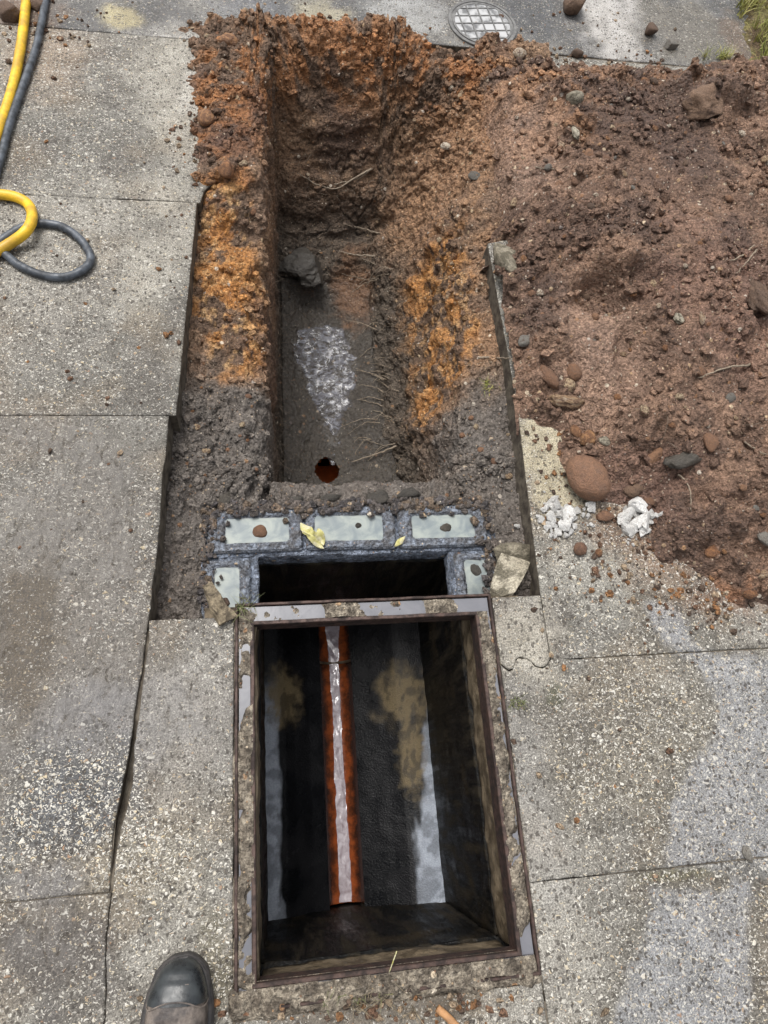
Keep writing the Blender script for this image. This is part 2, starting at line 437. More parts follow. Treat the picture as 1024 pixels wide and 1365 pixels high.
def slab_fields(X, Y):
    """cement colour and masks for every place on the paving (world positions)"""
    n = fbm(X, Y, 3.0, 1, 5); n2 = fbm(X, Y, 9.0, 2, 5); n3 = fbm(X, Y, 30.0, 3, 3)
    col = mix(lin(112, 109, 103) + 0 * X[..., None], lin(147, 143, 135), sstep(0.3, 0.7, n))
    col = mix(col, lin(100, 95, 89), 0.75 * sstep(0.50, 0.70, n2))
    col = mix(col, lin(120, 108, 92), 0.55 * sstep(0.52, 0.66, fbm(X, Y, 5.5, 6, 4)))
    wet = 0.12 + 0.2 * sstep(0.45, 0.7, n2)
    agg = 0.62 + 0.25 * (n2 - 0.5) + 0 * X
    silt = np.zeros_like(X)
    B = lambda px, py, rx, ry, **k: blob(X, Y, px, py, rx, ry, **k)
    # paler dry band beside the trench cut, left
    b = sstep(-0.62, -0.44, X) * (X < -0.3) * sstep(0.45, 0.7, Y)
    col = mix(col, lin(168, 163, 152), 0.6 * b * sstep(0.25, 0.6, n)); agg = agg - 0.28 * b
    # slurry-covered, wet part of the left slabs
    s = np.clip(B(40, 800, 200, 260, edge=0.6, s=4) + B(140, 640, 90, 90, edge=0.8, s=5) * 0.5, 0, 1)
    silt = np.maximum(silt, s); wet = np.maximum(wet, 0.55 * s); col = mix(col, lin(116, 110, 103), 0.85 * s); agg = agg - 0.02 * s
    p = B(30, 850, 60, 110, edge=0.5, s=6)                 # brown puddle
    col = mix(col, lin(86, 74, 57), 0.9 * p); wet = np.maximum(wet, 0.6 * p); silt = np.maximum(silt, p); agg -= 0.4 * p
    p = B(180, 960, 150, 60, edge=0.7, s=7)                # smooth grey slurry
    col = mix(col, lin(132, 130, 130), 0.7 * p); silt = np.maximum(silt, 0.5 * p); agg -= 0.3 * p; wet = np.maximum(wet, .5 * p)
    p = B(95, 1075, 110, 90, edge=0.5, s=8)                # washed patch with big pale chips
    col = mix(col, lin(84, 86, 90), 0.85 * p); agg = agg + 0.55 * p; silt = silt * (1 - p); wet = np.maximum(wet, 0.35 * p)
    p = B(70, 1270, 95, 80, edge=0.6, s=9)                 # dark stain
    col = mix(col, lin(84, 79, 76), 0.75 * p); silt = np.maximum(silt, 0.7 * p); wet = np.maximum(wet, 0.4 * p)
    p = B(60, 1180, 70, 30, edge=0.7, s=10)
    silt = np.maximum(silt, .6 * p); wet = np.maximum(wet, .5 * p); col = mix(col, lin(128, 126, 126), .6 * p)
    # strip between left joint and frame
    p = B(255, 960, 80, 120, edge=0.7, s=11); col = mix(col, lin(150, 146, 140), 0.6 * p); agg -= 0.25 * p
    p = B(200, 1150, 90, 70, edge=0.6, s=12); agg += 0.3 * p; col = mix(col, lin(146, 138, 122), 0.5 * p)
    p = B(285, 1300, 35, 90, edge=0.6, s=13); col = mix(col, lin(92, 84, 58), 0.55 * p); agg += 0.2 * p
    # smooth mortar right of frame
    p = B(700, 850, 55, 60, edge=0.5, s=14) ; col = mix(col, lin(168, 162, 150), 0.8 * p); agg -= 0.55 * p
    p = B(710, 1060, 50, 170, edge=0.6, s=15); col = mix(col, lin(150, 147, 142), 0.6 * p); agg -= 0.35 * p
    p = B(860, 1000, 150, 130, edge=0.6, s=16); col = mix(col, lin(116, 110, 99), 0.75 * p); agg += 0.15 * p
    # pale cement band along the right cut, next to the spoil
    p = B(735, 600, 50, 90, edge=0.5, s=17); col = mix(col, lin(186, 176, 150), 0.8 * p); agg -= 0.45 * p
    p = B(800, 760, 110, 60, edge=0.7, s=18); col = mix(col, lin(160, 157, 148), 0.5 * p)
    # wet film, right
    W1 = ppoly([(858, 800), (905, 808), (925, 845), (960, 868), (1000, 872), (1100, 880), (1100, 1160), (980, 1168), (880, 1165), (885, 1080), (905, 1020), (948, 985), (955, 940), (915, 885), (870, 862)])
    W2 = ppoly([(868, 1185), (1000, 1178), (1000, 1240), (990, 1380), (815, 1380), (830, 1300), (852, 1240)])
    for Wp in (W1, W2):
        d = poly_sd(X, Y, Wp) + (n3 - 0.5) * 0.03 + (n2 - 0.5) * 0.05
        w = sstep(-0.004, 0.018, d)
        wet = np.maximum(wet, 0.80 * w); col = mix(col, lin(152, 153, 156), 0.8 * w); agg += 0.05 * w
        ed = sstep(-0.05, -0.004, d) * (1 - w); col = mix(col, lin(96, 92, 84), 0.6 * ed)
    p = B(900, 1165, 60, 10, edge=0.7, s=20); col = mix(col, lin(96, 92, 66), 0.6 * p)
    p = B(740, 930, 12, 20, s=21); col = mix(col, lin(70, 72, 48), 0.6 * p)
    # rough dirty mortar in front of the frame
    p = B(520, 1345, 170, 32, edge=0.6, s=22); col = mix(col, lin(112, 102, 88), 0.7 * p); agg -= 0.2 * p; silt = np.maximum(silt, 0.5 * p)
    p = B(600, 1330, 50, 30, edge=0.6, s=23); col = mix(col, lin(78, 68, 54), 0.7 * p)
    # soil smears near the heap and the far left corner
    p = np.clip(B(930, 740, 110, 50, edge=.8, s=24) + B(980, 800, 90, 25, edge=.8, s=25) + B(830, 700, 60, 40, edge=.8, s=26), 0, 1)
    col = mix(col, lin(126, 98, 78), 0.6 * p)
    p = B(60, 70, 70, 70, edge=0.7, s=27); col = mix(col, lin(152, 126, 100), 0.45 * p)
    p = np.clip(B(285, 95, 45, 55, edge=.7, s=28), 0, 1); col = mix(col, lin(190, 186, 180), 0.7 * p)
    # darker wet area around y 1.4, far left slab
    p = B(60, 440, 120, 60, edge=0.8, s=29); col = mix(col, lin(124, 119, 112), 0.5 * p)
    silt = silt * (0.25 + 0.75 * sstep(0.40, 0.60, fbm(X, Y, 14, 44, 4)))
    return np.clip(col, 0.01, 1), np.clip(wet, 0, 1), np.clip(agg, 0, 1), np.clip(silt, 0, 1)

def road_fields(X, Y):
    n = fbm(X, Y, 3.0, 41, 5); n2 = fbm(X, Y, 11.0, 42, 5)
    col = mix(lin(96, 96, 97) + 0 * X[..., None], lin(130, 127, 122), sstep(0.35, 0.65, n))
    col = mix(col, lin(76, 75, 76), 0.7 * sstep(0.5, 0.7, n2))
    wet = 0.42 + 0.35 * sstep(0.45, 0.65, n)
    agg = 0.30 + 0.25 * (n2 - 0.4)
    B = lambda px, py, rx, ry, **k: blob(X, Y, px, py, rx, ry, **k)
    for (px, py, rx, ry, c, a) in ((815, 25, 48, 60, (204, 200, 196), 0.85), (540, 18, 50, 40, (190, 190, 188), 0.6), (160, 22, 32, 16, (200, 186, 140), 0.7),
                                   (430, 22, 40, 20, (196, 186, 156), 0.6), (250, 55, 60, 25, (176, 172, 164), 0.6), (910, 40, 60, 45, (116, 110, 100), 0.7),
                                   (700, 30, 40, 40, (78, 80, 84), 0.7), (330, 12, 60, 20, (120, 122, 128), 0.6), (985, 60, 20, 40, (120, 100, 84), 0.7), (30, 15, 60, 30, (122, 94, 70), 0.7)):
        p = B(px, py, rx, ry, edge=0.5, s=px % 31)
        col = mix(col, lin(*c), a * p)
        if c[0] > 180: wet = np.maximum(wet, 0.6 * p); agg -= 0.2 * p
    return np.clip(col, 0.01, 1), np.clip(wet, 0, 1), np.clip(agg, 0, 1), 0.25 * sstep(0.5, 0.7, n2)

def slab(xl, xr, y0, y1, fields=slab_fields, step=0.008, thick=0.09, seed=0, chip=0.0010, top=0.0, name='slab'):
    """paving slab; the sides may be numbers or functions of the other coordinate"""
    f = lambda q, t: q(t) if callable(q) else np.full_like(t, q)
    ymid0 = y0 if not callable(y0) else float(np.mean(y0(np.linspace(xl, xr, 9))))
    ytop = y1 if not callable(y1) else float(np.mean(y1(np.linspace(xl, xr, 9))))
    ny = max(4, int((ytop - ymid0) / step) + 1)
    wx = (xr if not callable(xr) else float(np.max(xr(np.linspace(y0, y1, 9))))) - (xl if not callable(xl) else float(np.min(xl(np.linspace(y0, y1, 9)))))
    nx = max(4, int(wx / step) + 1)
    u = np.linspace(0, 1, nx); v = np.linspace(0, 1, ny)
    # two extra rings: rounded arris and skirt
    uu = np.concatenate([[0, 0], [0.3 / nx], u[1:-1], [1 - 0.3 / nx], [1, 1]]); vv = np.concatenate([[0, 0], [0.3 / ny], v[1:-1], [1 - 0.3 / ny], [1, 1]])
    U, V = np.meshgrid(uu, vv)
    if callable(y0) or callable(y1):
        X = xl + (xr - xl) * U; Y = f(y0, X) + (f(y1, X) - f(y0, X)) * V
    else:
        Y = y0 + (y1 - y0) * V; X = f(xl, Y) + (f(xr, Y) - f(xl, Y)) * U
    # chipped, slightly wandering edges
    j = (fbm(X, Y, 60, seed + 3, 3) - 0.5) * 2 * chip
    jl = np.exp(-U * (wx / 0.012)); jr = np.exp(-(1 - U) * (wx / 0.012))
    X = X + j * (jl + jr)
    jb = np.exp(-V * ((ytop - ymid0) / 0.012)); jt = np.exp(-(1 - V) * ((ytop - ymid0) / 0.012))
    Y = Y + j * (jb + jt)
    Z = top + (fbm(X, Y, 7, seed, 3) - 0.5) * 0.005 + (fbm(X, Y, 45, seed + 1, 2) - 0.5) * 0.0016
    edge = (U == 0) | (U == 1) | (V == 0) | (V == 1)
    ii, jj = np.indices(U.shape)
    ny2, nx2 = U.shape
    outer = (ii == 0) | (ii == ny2 - 1) | (jj == 0) | (jj == nx2 - 1)
    Z = np.where(edge, Z - 0.0010 - 0.0022 * fbm(X, Y, 90, seed + 2, 2), Z)
    Z = np.where(outer, -thick, Z)
    X = np.where(outer, X + (fbm(X, Y, 25, seed + 8, 3) - .5) * 0.004 * 0, X)
    P = np.stack([X, Y, Z], -1)
    col, wet, agg, silt = fields(X, Y)
    col = np.where(edge[..., None], col * 0.95, col)
    col = np.where(outer[..., None], lin(70, 62, 53), col)
    o = mesh_np(name, P.reshape(-1, 3), grid_faces(ny2, nx2), MC, PAVE, col, {'wet': wet, 'agg': agg, 'silt': silt})
    o.data.materials.append(M_CUT)
    fo = outer.reshape(-1)[grid_faces(ny2, nx2)].any(1)
    o.data.polygons.foreach_set('material_index', fo.astype(np.int32))
    o.data.polygons.foreach_set('use_smooth', ~fo)
    return o

ip = lambda xs, ys: (lambda t: np.interp(t, xs, ys))
edgeC = ip([-0.142, -0.065, 0.06, 0.321, 0.768], [-0.4685, -0.4685, -0.452, -0.4245, -0.404])
edgeE = ip([-1.2, -0.15, -0.10, -0.03, 0.03, 0.09, 0.321], [-0.470, -0.466, -0.462, -0.450, -0.440, -0.440, -0.4215])
edgeE2 = lambda y: edgeE(y) + (fbm(np.asarray(y), np.asarray(y) * 0, 22, 91, 3) - 0.5) * 0.010
edgeC2 = lambda y: edgeC(y) + (fbm(np.asarray(y), np.asarray(y) * 0 + 2, 18, 92, 3) - 0.5) * 0.006
crackR = lambda x: 0.200 + (fbm(np.asarray(x), np.asarray(x) * 0, 30, 93, 4) - 0.5) * 0.045 * sstep(0.44, 0.36, np.asarray(x))
slab(-2.2, ip([1.376, 1.42, 1.50], [-0.35, -0.34, -0.25]), 1.3755, 1.9685, seed=10)
slab(-2.2, ip([0.772, 1.374], [-0.389, -0.358]), 0.7705, 1.3745, seed=11)
slab(-2.2, edgeC2, -0.1440, 0.7695, seed=12)
slab(-2.2, lambda y: edgeE2(y) - 0.0012, -1.6, -0.1455, seed=13, chip=0.0008)
slab(edgeE2, -0.2645, -1.6, 0.319, seed=14, chip=0.0008)
slab(0.2655, 0.3725, lambda x: crackR(x) + 0.0012, 0.336, seed=15, chip=0.0012)
slab(0.2655, 2.3, -0.1965, lambda x: crackR(x) - 0.0008, seed=16, chip=0.0012)
slab(0.2655, 2.3, -1.6, -0.1980, seed=17)
slab(-0.2605, 0.2625, -1.6, -0.352, seed=18)
slab(ip([0.20, 0.343, 0.80, 1.285, 1.31, 1.5, 2.04], [0.3740, 0.3735, 0.391, 0.384, 0.50, 0.58, 0.60]), 2.3, 0.2012, 2.03, seed=19)
slab(-2.2, 2.3, lambda x: np.interp(x, [-0.35, -0.2], [1.970, 2.036]), 3.4, fields=road_fields, seed=20, step=0.010, name='road_slab')

# wide ground beyond the paving, down to the horizon, with the paving's rectangle left open
g0 = (-2.19, 2.29, -1.59, 3.39); G = 90
gv = [(-G, -G, -.05), (G, -G, -.05), (G, G, -.05), (-G, G, -.05), (g0[0], g0[2], -.05), (g0[1], g0[2], -.05), (g0[1], g0[3], -.05), (g0[0], g0[3], -.05)]
M_GROUND = make_plain('far_ground', lin(120, 116, 108), lin(92, 88, 82), 0.9, 3, 0.5, 0.02)
tag(mesh_py('ground', gv, [(0, 1, 5, 4), (1, 2, 6, 5), (2, 3, 7, 6), (3, 0, 4, 7)], M_GROUND), kind='structure')
# bedding under the slabs, seen only down the joints
M_BED = make_plain('bedding_sand', lin(112, 104, 92), lin(80, 72, 62), 0.95, 40, 0.8, 0.004)
bz = -0.0037
bv = [(-2.2, -1.6, bz), (2.3, -1.6, bz), (2.3, 3.4, bz), (-2.2, 3.4, bz), (-0.476, -0.38, bz), (0.392, -0.38, bz), (0.62, 2.20, bz), (-0.40, 2.20, bz)]
tag(mesh_py('bedding', bv, [(0, 1, 5, 4), (1, 2, 6, 5), (2, 3, 7, 6), (3, 0, 4, 7)], M_BED), kind='structure')

# grit packed in the open joint beside the frame strip, deeper where the joint gapes
yj = np.linspace(-0.40, 0.30, 40); jx = edgeE(yj)
zj = np.interp(yj, [-0.4, -0.12, -0.05, 0.02, 0.08, 0.14, 0.3], [-.0055, -.0055, -.022, -.030, -.020, -.010, -.008])
jv = [(a - 0.03, b, c) for a, b, c in zip(jx, yj, zj)] + [(a + 0.03, b, c) for a, b, c in zip(jx, yj, zj)]
tag(mesh_py('joint_grit', jv, [(k, k + 40, k + 41, k + 1) for k in range(39)], M_BED), kind='structure')

# ------------------------------------------------------------------ the dug trench
def build_trench():
    ys = np.linspace(0.30, 2.34, 1200)
    zf_x = [0.30, 0.625, 0.655, 0.70, 0.74, 1.0, 1.30, 1.48, 1.55, 1.62, 1.70, 1.745, 1.80, 1.87, 1.94, 2.00, 2.04, 2.08, 2.13, 2.34]
    zf_z = [-.085, -.075, -.10, -.50, -.548, -.555, -.55, -.54, -.50, -.455, -.43, -.335, -.28, -.16, -.05, .008, .03, .015, -.02, -.07]
    zf = np.interp(ys, zf_x, zf_z)
    zf = np.convolve(np.pad(zf, 9, 'edge'), np.ones(19) / 19, 'valid')
    w = np.hypot(np.gradient(ys), np.gradient(zf)); s = np.concatenate([[0], np.cumsum(w[1:])])
    ny = int(s[-1] / 0.0042)
    yy = np.interp(np.linspace(0, s[-1], ny), s, ys); zz = np.interp(yy, ys, zf)
    I = lambda xs, vs: np.interp(yy, xs, vs)
    # cross-section control points, from left to right, each (x(y), z(y))
    far = sstep(1.25, 1.40, yy); tz = zz
    lipz = I([0.3, 0.7, 1.3, 1.45, 2.05, 2.14, 2.2], [-.10, -.115, -.10, .015, .03, 0., -.03])
    lx = I([0.3, 0.7, 1.0, 1.6, 2.0, 2.2], [-.20, -.196, -.192, -.186, -.180, -.16])
    rbx = I([0.3, 0.7, 0.85, 1.0, 1.25, 1.5, 1.8, 2.2], [.23, .236, .228, .20, .178, .176, .19, .26])
    rmx = I([0.3, 0.7, 0.85, 1.0, 1.2, 1.5, 1.8, 2.2], [.24, .245, .250, .262, .272, .262, .30, .34])
    rtx = I([0.3, 0.7, 0.85, 1.0, 1.2, 1.4, 1.6, 1.9, 2.2], [.255, .265, .280, .308, .334, .36, .40, .44, .46])
    rtz = I([0.3, 0.7, 1.0, 1.3, 1.5, 1.8, 2.2], [-.09, -.10, -.10, -.085, -.05, -.015, -.01])
    wallR = np.clip(tz, None, 0) * 0.55 + rtz * 0.45
    wallR = np.minimum(wallR, rtz - 0.004)
    cps = [(np.full_like(yy, -.52) , I([.3, 1.36, 1.46, 2.2], [-.12, -.12, -.05, -.06])),
           (I([.3, 1.36, 1.46, 2.2], [-.44, -.40, -.385, -.38]), I([.3, .8, 1.3, 1.36, 1.47, 2.06, 2.14], [-.085, -.078, -.072, -.070, -.012, -.004, -.03])),
           (I([.3, 1.36, 1.46, 2.2], [-.34, -.33, -.325, -.31]), I([.3, .6, .9, 1.3, 1.47, 2.06, 2.14, 2.2], [-.088, -.080, -.085, -.072, .022, .030, .0, -.03])),
           (np.full_like(yy, -.25), I([.3, .6, .9, 1.3, 1.47, 2.06, 2.14, 2.2], [-.085, -.082, -.080, -.068, .036, .040, .01, -.03])),
           (lx - 0.012, lipz + 0.006),
           (lx + 0.003, np.minimum(lipz - 0.03, lipz * 0.9 + tz * 0.1)),
           (lx + 0.014, lipz * 0.45 + tz * 0.55),
           (lx + 0.028, tz + 0.012),
           (np.full_like(yy, -.08), tz - 0.004),
           (np.full_like(yy, .06), tz - 0.002),
           (rbx - 0.02, tz + 0.008),
           (rmx, wallR),
           (rtx, rtz),
           (rtx * 0.45 + 0.385 * 0.55 + 0.07 * far, rtz + 0.018 + 0.02 * far),
           (0.392 + 0.12 * far, I([.3, 1.15, 1.25, 1.31, 1.5, 2.06, 2.2], [-.066, -.058, -.035, .006, .035, .02, -.03])),
           (0.47 + 0.20 * far, I([.3, 1.15, 1.25, 1.31, 1.5, 2.1, 2.3], [-.11, -.10, -.05, .004, .02, .008, -.04]))]
    nx = 560
    PX = np.zeros((ny, nx)); PZ = np.zeros((ny, nx))
    cx = np.stack([c[0] for c in cps], 1); cz = np.stack([c[1] for c in cps], 1)
    # flatten the section in front of and beside the chamber, and at the far lip
    for i in range(ny):
        t = np.arange(cx.shape[1])
        d = np.hypot(np.diff(cx[i]), np.diff(cz[i])) + 0.012
        sd = np.concatenate([[0], np.cumsum(d)])
        q = np.linspace(0, sd[-1], nx)
        PX[i] = np.interp(q, sd, cx[i]); PZ[i] = np.interp(q, sd, cz[i])
    k = np.array([1, 4, 6, 4, 1]) / 16.0
    for _ in range(3):
        for A in (PX, PZ):
            B_ = np.pad(A, ((0, 0), (2, 2)), 'edge')
            A[:] = sum(k[j] * B_[:, j:j + nx] for j in range(5))
    P = np.stack([PX, np.repeat(yy[:, None], nx, 1), PZ], -1)
    n = grid_normals(P)
    # surface coordinates for the relief: arc length both ways
    ds = np.linalg.norm(np.diff(P, axis=1), axis=-1); SU = np.concatenate([np.zeros((ny, 1)), np.cumsum(ds, 1)], 1)
    wref = sstep(0.15, 0.24, np.abs(P[..., 0])); zref = -0.55 * wref + np.minimum(zz[:, None], P[..., 2]) * (1 - wref)
    SU = P[..., 0] + 0.9 * (P[..., 2] - zref) * np.tanh(P[..., 0] / 0.08)
    dt = np.linalg.norm(np.diff(P, axis=0)[..., 1:], axis=-1); SV = np.concatenate([np.zeros((1, nx)), np.cumsum(dt, 0)], 0)
    SV = SV - SV[[int(np.argmin(np.abs(yy - 1.2)))]]
    X, Y, Z = P[..., 0], P[..., 1], P[..., 2]
    steep = 1 - np.abs(n[..., 2])
    lowf = sstep(-0.40, -0.50, Z)
    inside = (X > -0.20) & (X < 0.30) & (Y > 0.66)
    floor = sstep(0.6, 0.2, steep) * lowf * (Y < 1.56) * (Y > 0.68)
    lwall = sstep(0.4, 0.8, steep) * (X < -0.1)
    rwall = sstep(0.15, 0.5, steep) * (X > 0.1) * (Y < 1.95)
    lump = np.clip(1 - floor - 0.8 * lwall - 0.35 * rwall, 0.0, 1)
    nearmud = sstep(0.95, 0.75, Y) * (1 - lowf)
    d = (fbm(SU, SV, 9, 1, 4) - 0.5) * 0.024 * (0.25 + 0.75 * lump)
    d += (fbm(SU, SV, 26, 2, 4) - 0.5) * 0.020 * (0.2 + 0.8 * lump)
    big = clods(SU, SV, 0.070, 3) * 0.45 * sstep(.42, .60, fbm(SU, SV, 6, 51, 3)) + clods(SU, SV, 0.036, 4) * 0.65 * sstep(.40, .60, fbm(SU, SV, 8, 52, 3)) + clods(SU, SV, 0.019, 5) * 0.7 * sstep(.34, .60, fbm(SU, SV, 12, 53, 3)) + clods(SU, SV, 0.011, 6) * 0.55
    big = big * (1 - 0.72 * sstep(1.62, 1.72, Y) * sstep(2.0, 1.94, Y) * (X > -0.17) * (X < 0.26)) * (1 - 0.6 * sstep(0.56, 0.62, Y) * sstep(0.74, 0.69, Y) * (np.abs(X) < 0.23))
    d += big * (0.75 * lump + 0.10 * lwall + 0.35 * rwall + 0.05 * floor) * (1 - 0.25 * nearmud)
    d += (fbm(SU, SV, 110, 7, 3) - 0.5) * 0.006 * (1 - 0.75 * floor)
    # spade marks down the walls, ragged crevices in the far face
    d += (fbm(SU * 0.25, SV, 22, 8, 3) - 0.5) * 0.020 * (lwall + 0.8 * rwall)
    farface = sstep(1.50, 1.60, Y) * sstep(1.98, 1.88, Y) * (X > -0.19) * (X < 0.3)
    d += (fbm(SU * 0.6, SV * 1.6, 13, 9, 4) - 0.5) * 0.045 * farface
    cr = np.abs(fbm(SU, SV, 12, 10, 3) - 0.5)
    d -= 0.016 * sstep(0.03, 0.0, cr) * (0.8 * farface * sstep(.45, .6, fbm(SU, SV, 5, 56, 2)) + 0.35 * nearmud * lump)
    # gentle dished floor with the ripple of wet mud
    d += (fbm(SU, SV * 0.7, 55, 11, 3) - 0.5) * 0.010 * floor + (fbm(SU, SV, 16, 15, 3) - 0.5) * 0.016 * floor + clods(SU, SV, 0.03, 16) * 0.12 * floor
    d += 0.020 * floor * (sstep(0.02, 0.17, np.abs(X + 0.01)))
    P = P + n * d[..., None]
    P[..., 2] = np.where((Y < 0.66) & (X > -0.35) & (X < 0.33), np.minimum(P[..., 2], -0.066 + (fbm(X, Y, 16, 12, 4) - .5) * 0.045 + clods(X, Y, 0.03, 17) * 0.5), P[..., 2])
    yb = np.interp(X, [-.35, -.1, .05, .2, .34, .6], [2.005, 2.045, 2.055, 2.05, 2.05, 2.045]) + (fbm(X, Y, 12, 14, 3) - .5) * 0.05
    P[..., 2] -= 0.11 * sstep(0.0, 0.07, Y - yb)
    # keep the loose ledges below slab level where the slabs' cut edges show
    led = (Y < 1.30)
    P[..., 2] = np.where(led, np.minimum(P[..., 2], -0.028 + 0.02 * (fbm(X, Y, 20, 13) - .5)), P[..., 2])
    X, Y, Z = P[..., 0], P[..., 1], P[..., 2]
    # ---- true earth colours
    n1 = fbm(X, Y, 7, 21, 5); n2 = fbm(SU, SV, 20, 22, 5); n3 = fbm(SU, SV, 60, 23, 3)
    col = mix(lin(106, 86, 70) + 0 * X[..., None], lin(128, 103, 80), sstep(0.35, 0.65, n2))
    col = mix(col, lin(92, 72, 60), 0.8 * sstep(0.5, 0.68, n1))
    col = mix(col, col * np.array([1.12, 1.0, .88]), 0.5 * sstep(.45, .65, fbm(SU, SV, 13, 24, 3)))
    wet = 0.15 + 0.25 * sstep(0.5, 0.7, n2)
    B = lambda px, py, rx, ry, z=-0.08, **k: blob(X, Y, px, py, rx, ry, z=z, **k)
    red = np.clip(B(305, 140, 60, 80, z=.02, s=1) + B(420, 85, 140, 60, z=.02, s=2) + B(570, 100, 110, 50, z=.0, s=3) + B(300, 270, 40, 40, z=-.02, s=33), 0, 1)
    col = mix(col, lin(162, 108, 62), 0.8 * red * sstep(0.38, 0.58, n2 + 0.3 * (n3 - .5)) * sstep(-0.16, -0.04, Z))
    dk = np.clip(B(318, 195, 36, 34, z=.02, s=51) + B(345, 150, 20, 30, z=.02, s=52), 0, 1); col = mix(col, lin(92, 70, 60), 0.6 * dk)
    org = np.clip(B(300, 380, 50, 100, s=4) + 1.0 * B(310, 460, 36, 60, s=5) + B(300, 300, 40, 40, s=6) * 0.6, 0, 1) * (X < -0.17)
    col = mix(col, lin(182, 126, 66), 0.9 * org * sstep(0.40, 0.56, n2 + 0.3 * (n3 - .5) + 0.3 * (n1 - .5)))
    col = mix(col, lin(214, 172, 118), 0.55 * org * sstep(0.56, 0.68, n3))
    org2 = np.clip(B(580, 400, 42, 90, z=-.16, s=7) + B(575, 480, 34, 60, z=-.16, s=8) + 0.7 * B(560, 350, 40, 40, z=-.16, s=9), 0, 1) * (X > 0.15) * sstep(-0.50, -0.36, Z)
    col = mix(col, lin(182, 126, 66), 0.9 * org2 * sstep(0.38, 0.55, n2 + 0.3 * (n3 - .5) + 0.3 * (n1 - .5)))
    col = mix(col, lin(214, 168, 112), 0.45 * org2 * sstep(0.56, 0.68, n3))
    grey = np.clip(sstep(0.98, 0.80, Y + (n1 - 0.5) * 0.3), 0, 1)
    col = mix(col, lin(94, 90, 85), 0.9 * grey); wet = np.maximum(wet, 0.42 * grey)
    lo = sstep(-0.16, -0.40, Z)
    col = mix(col, lin(100, 84, 70), 0.75 * lo * (1 - org2))
    rw = rwall * sstep(0.1, 0.25, X)
    col = mix(col, lin(124, 98, 74), 0.6 * rw * (1 - org2) * (1 - 0.85 * grey) * sstep(.3, .6, n2))
    deep = sstep(-0.30, -0.48, Z)
    col = mix(col, lin(78, 71, 62), 0.9 * deep); wet = np.maximum(wet, 0.5 * deep)
    fl = floor
    col = mix(col, lin(62, 58, 52), 0.9 * fl); wet = np.maximum(wet, 0.72 * fl)
    rust = np.clip(B(470, 385, 34, 40, z=-.5, s=15), 0, 1) * deep
    col = mix(col, lin(112, 82, 58), 0.7 * rust)
    pud = np.clip(B(430, 480, 60, 60, z=-.55, s=16) + B(440, 560, 20, 60, z=-.55, s=17), 0, 1)
    wet = np.maximum(wet, 0.9 * pud * fl)
    sandy = np.clip(B(620, 170, 90, 60, z=0, s=18), 0, 1); col = mix(col, lin(146, 112, 82), 0.6 * sandy)
    lum = col.mean(-1, keepdims=True); col = np.clip((lum + (col - lum) * 0.95) * (1.45 - 0.38 * np.clip(org + org2 + red, 0, 1))[..., None], 0, .8)
    # holes: over the chamber, and where the pipe's crown is broken
    keep = ~((Y < 0.566 + 0.05 * (fbm(X, Y, 25, 34, 3) - .5)) & (X > -0.326 + 0.03 * (fbm(X, Y, 25, 35, 3) - .5)) & (X < 0.306))
    hc = at(436, 626, -0.55)
    hd = (np.abs((X - hc.x) / 0.036) ** 1.5 + np.abs((Y - hc.y) / 0.042) ** 1.5) + (fbm(X, Y, 60, 31, 2) - .5) * 0.25
    keep &= ~((hd < 1.0) & (Z < -0.45))
    F = grid_faces(ny, nx)
    F = F[keep.reshape(-1)[F].all(1)]
    o = mesh_np('trench_soil', P.reshape(-1, 3), F, MS, None, col, {'wet': np.clip(wet, 0, 1)})
    tag(o, kind='structure')
    return P, col, F, n, (hc.x, hc.y)
TP, TC, TF, TN, HOLE = build_trench()

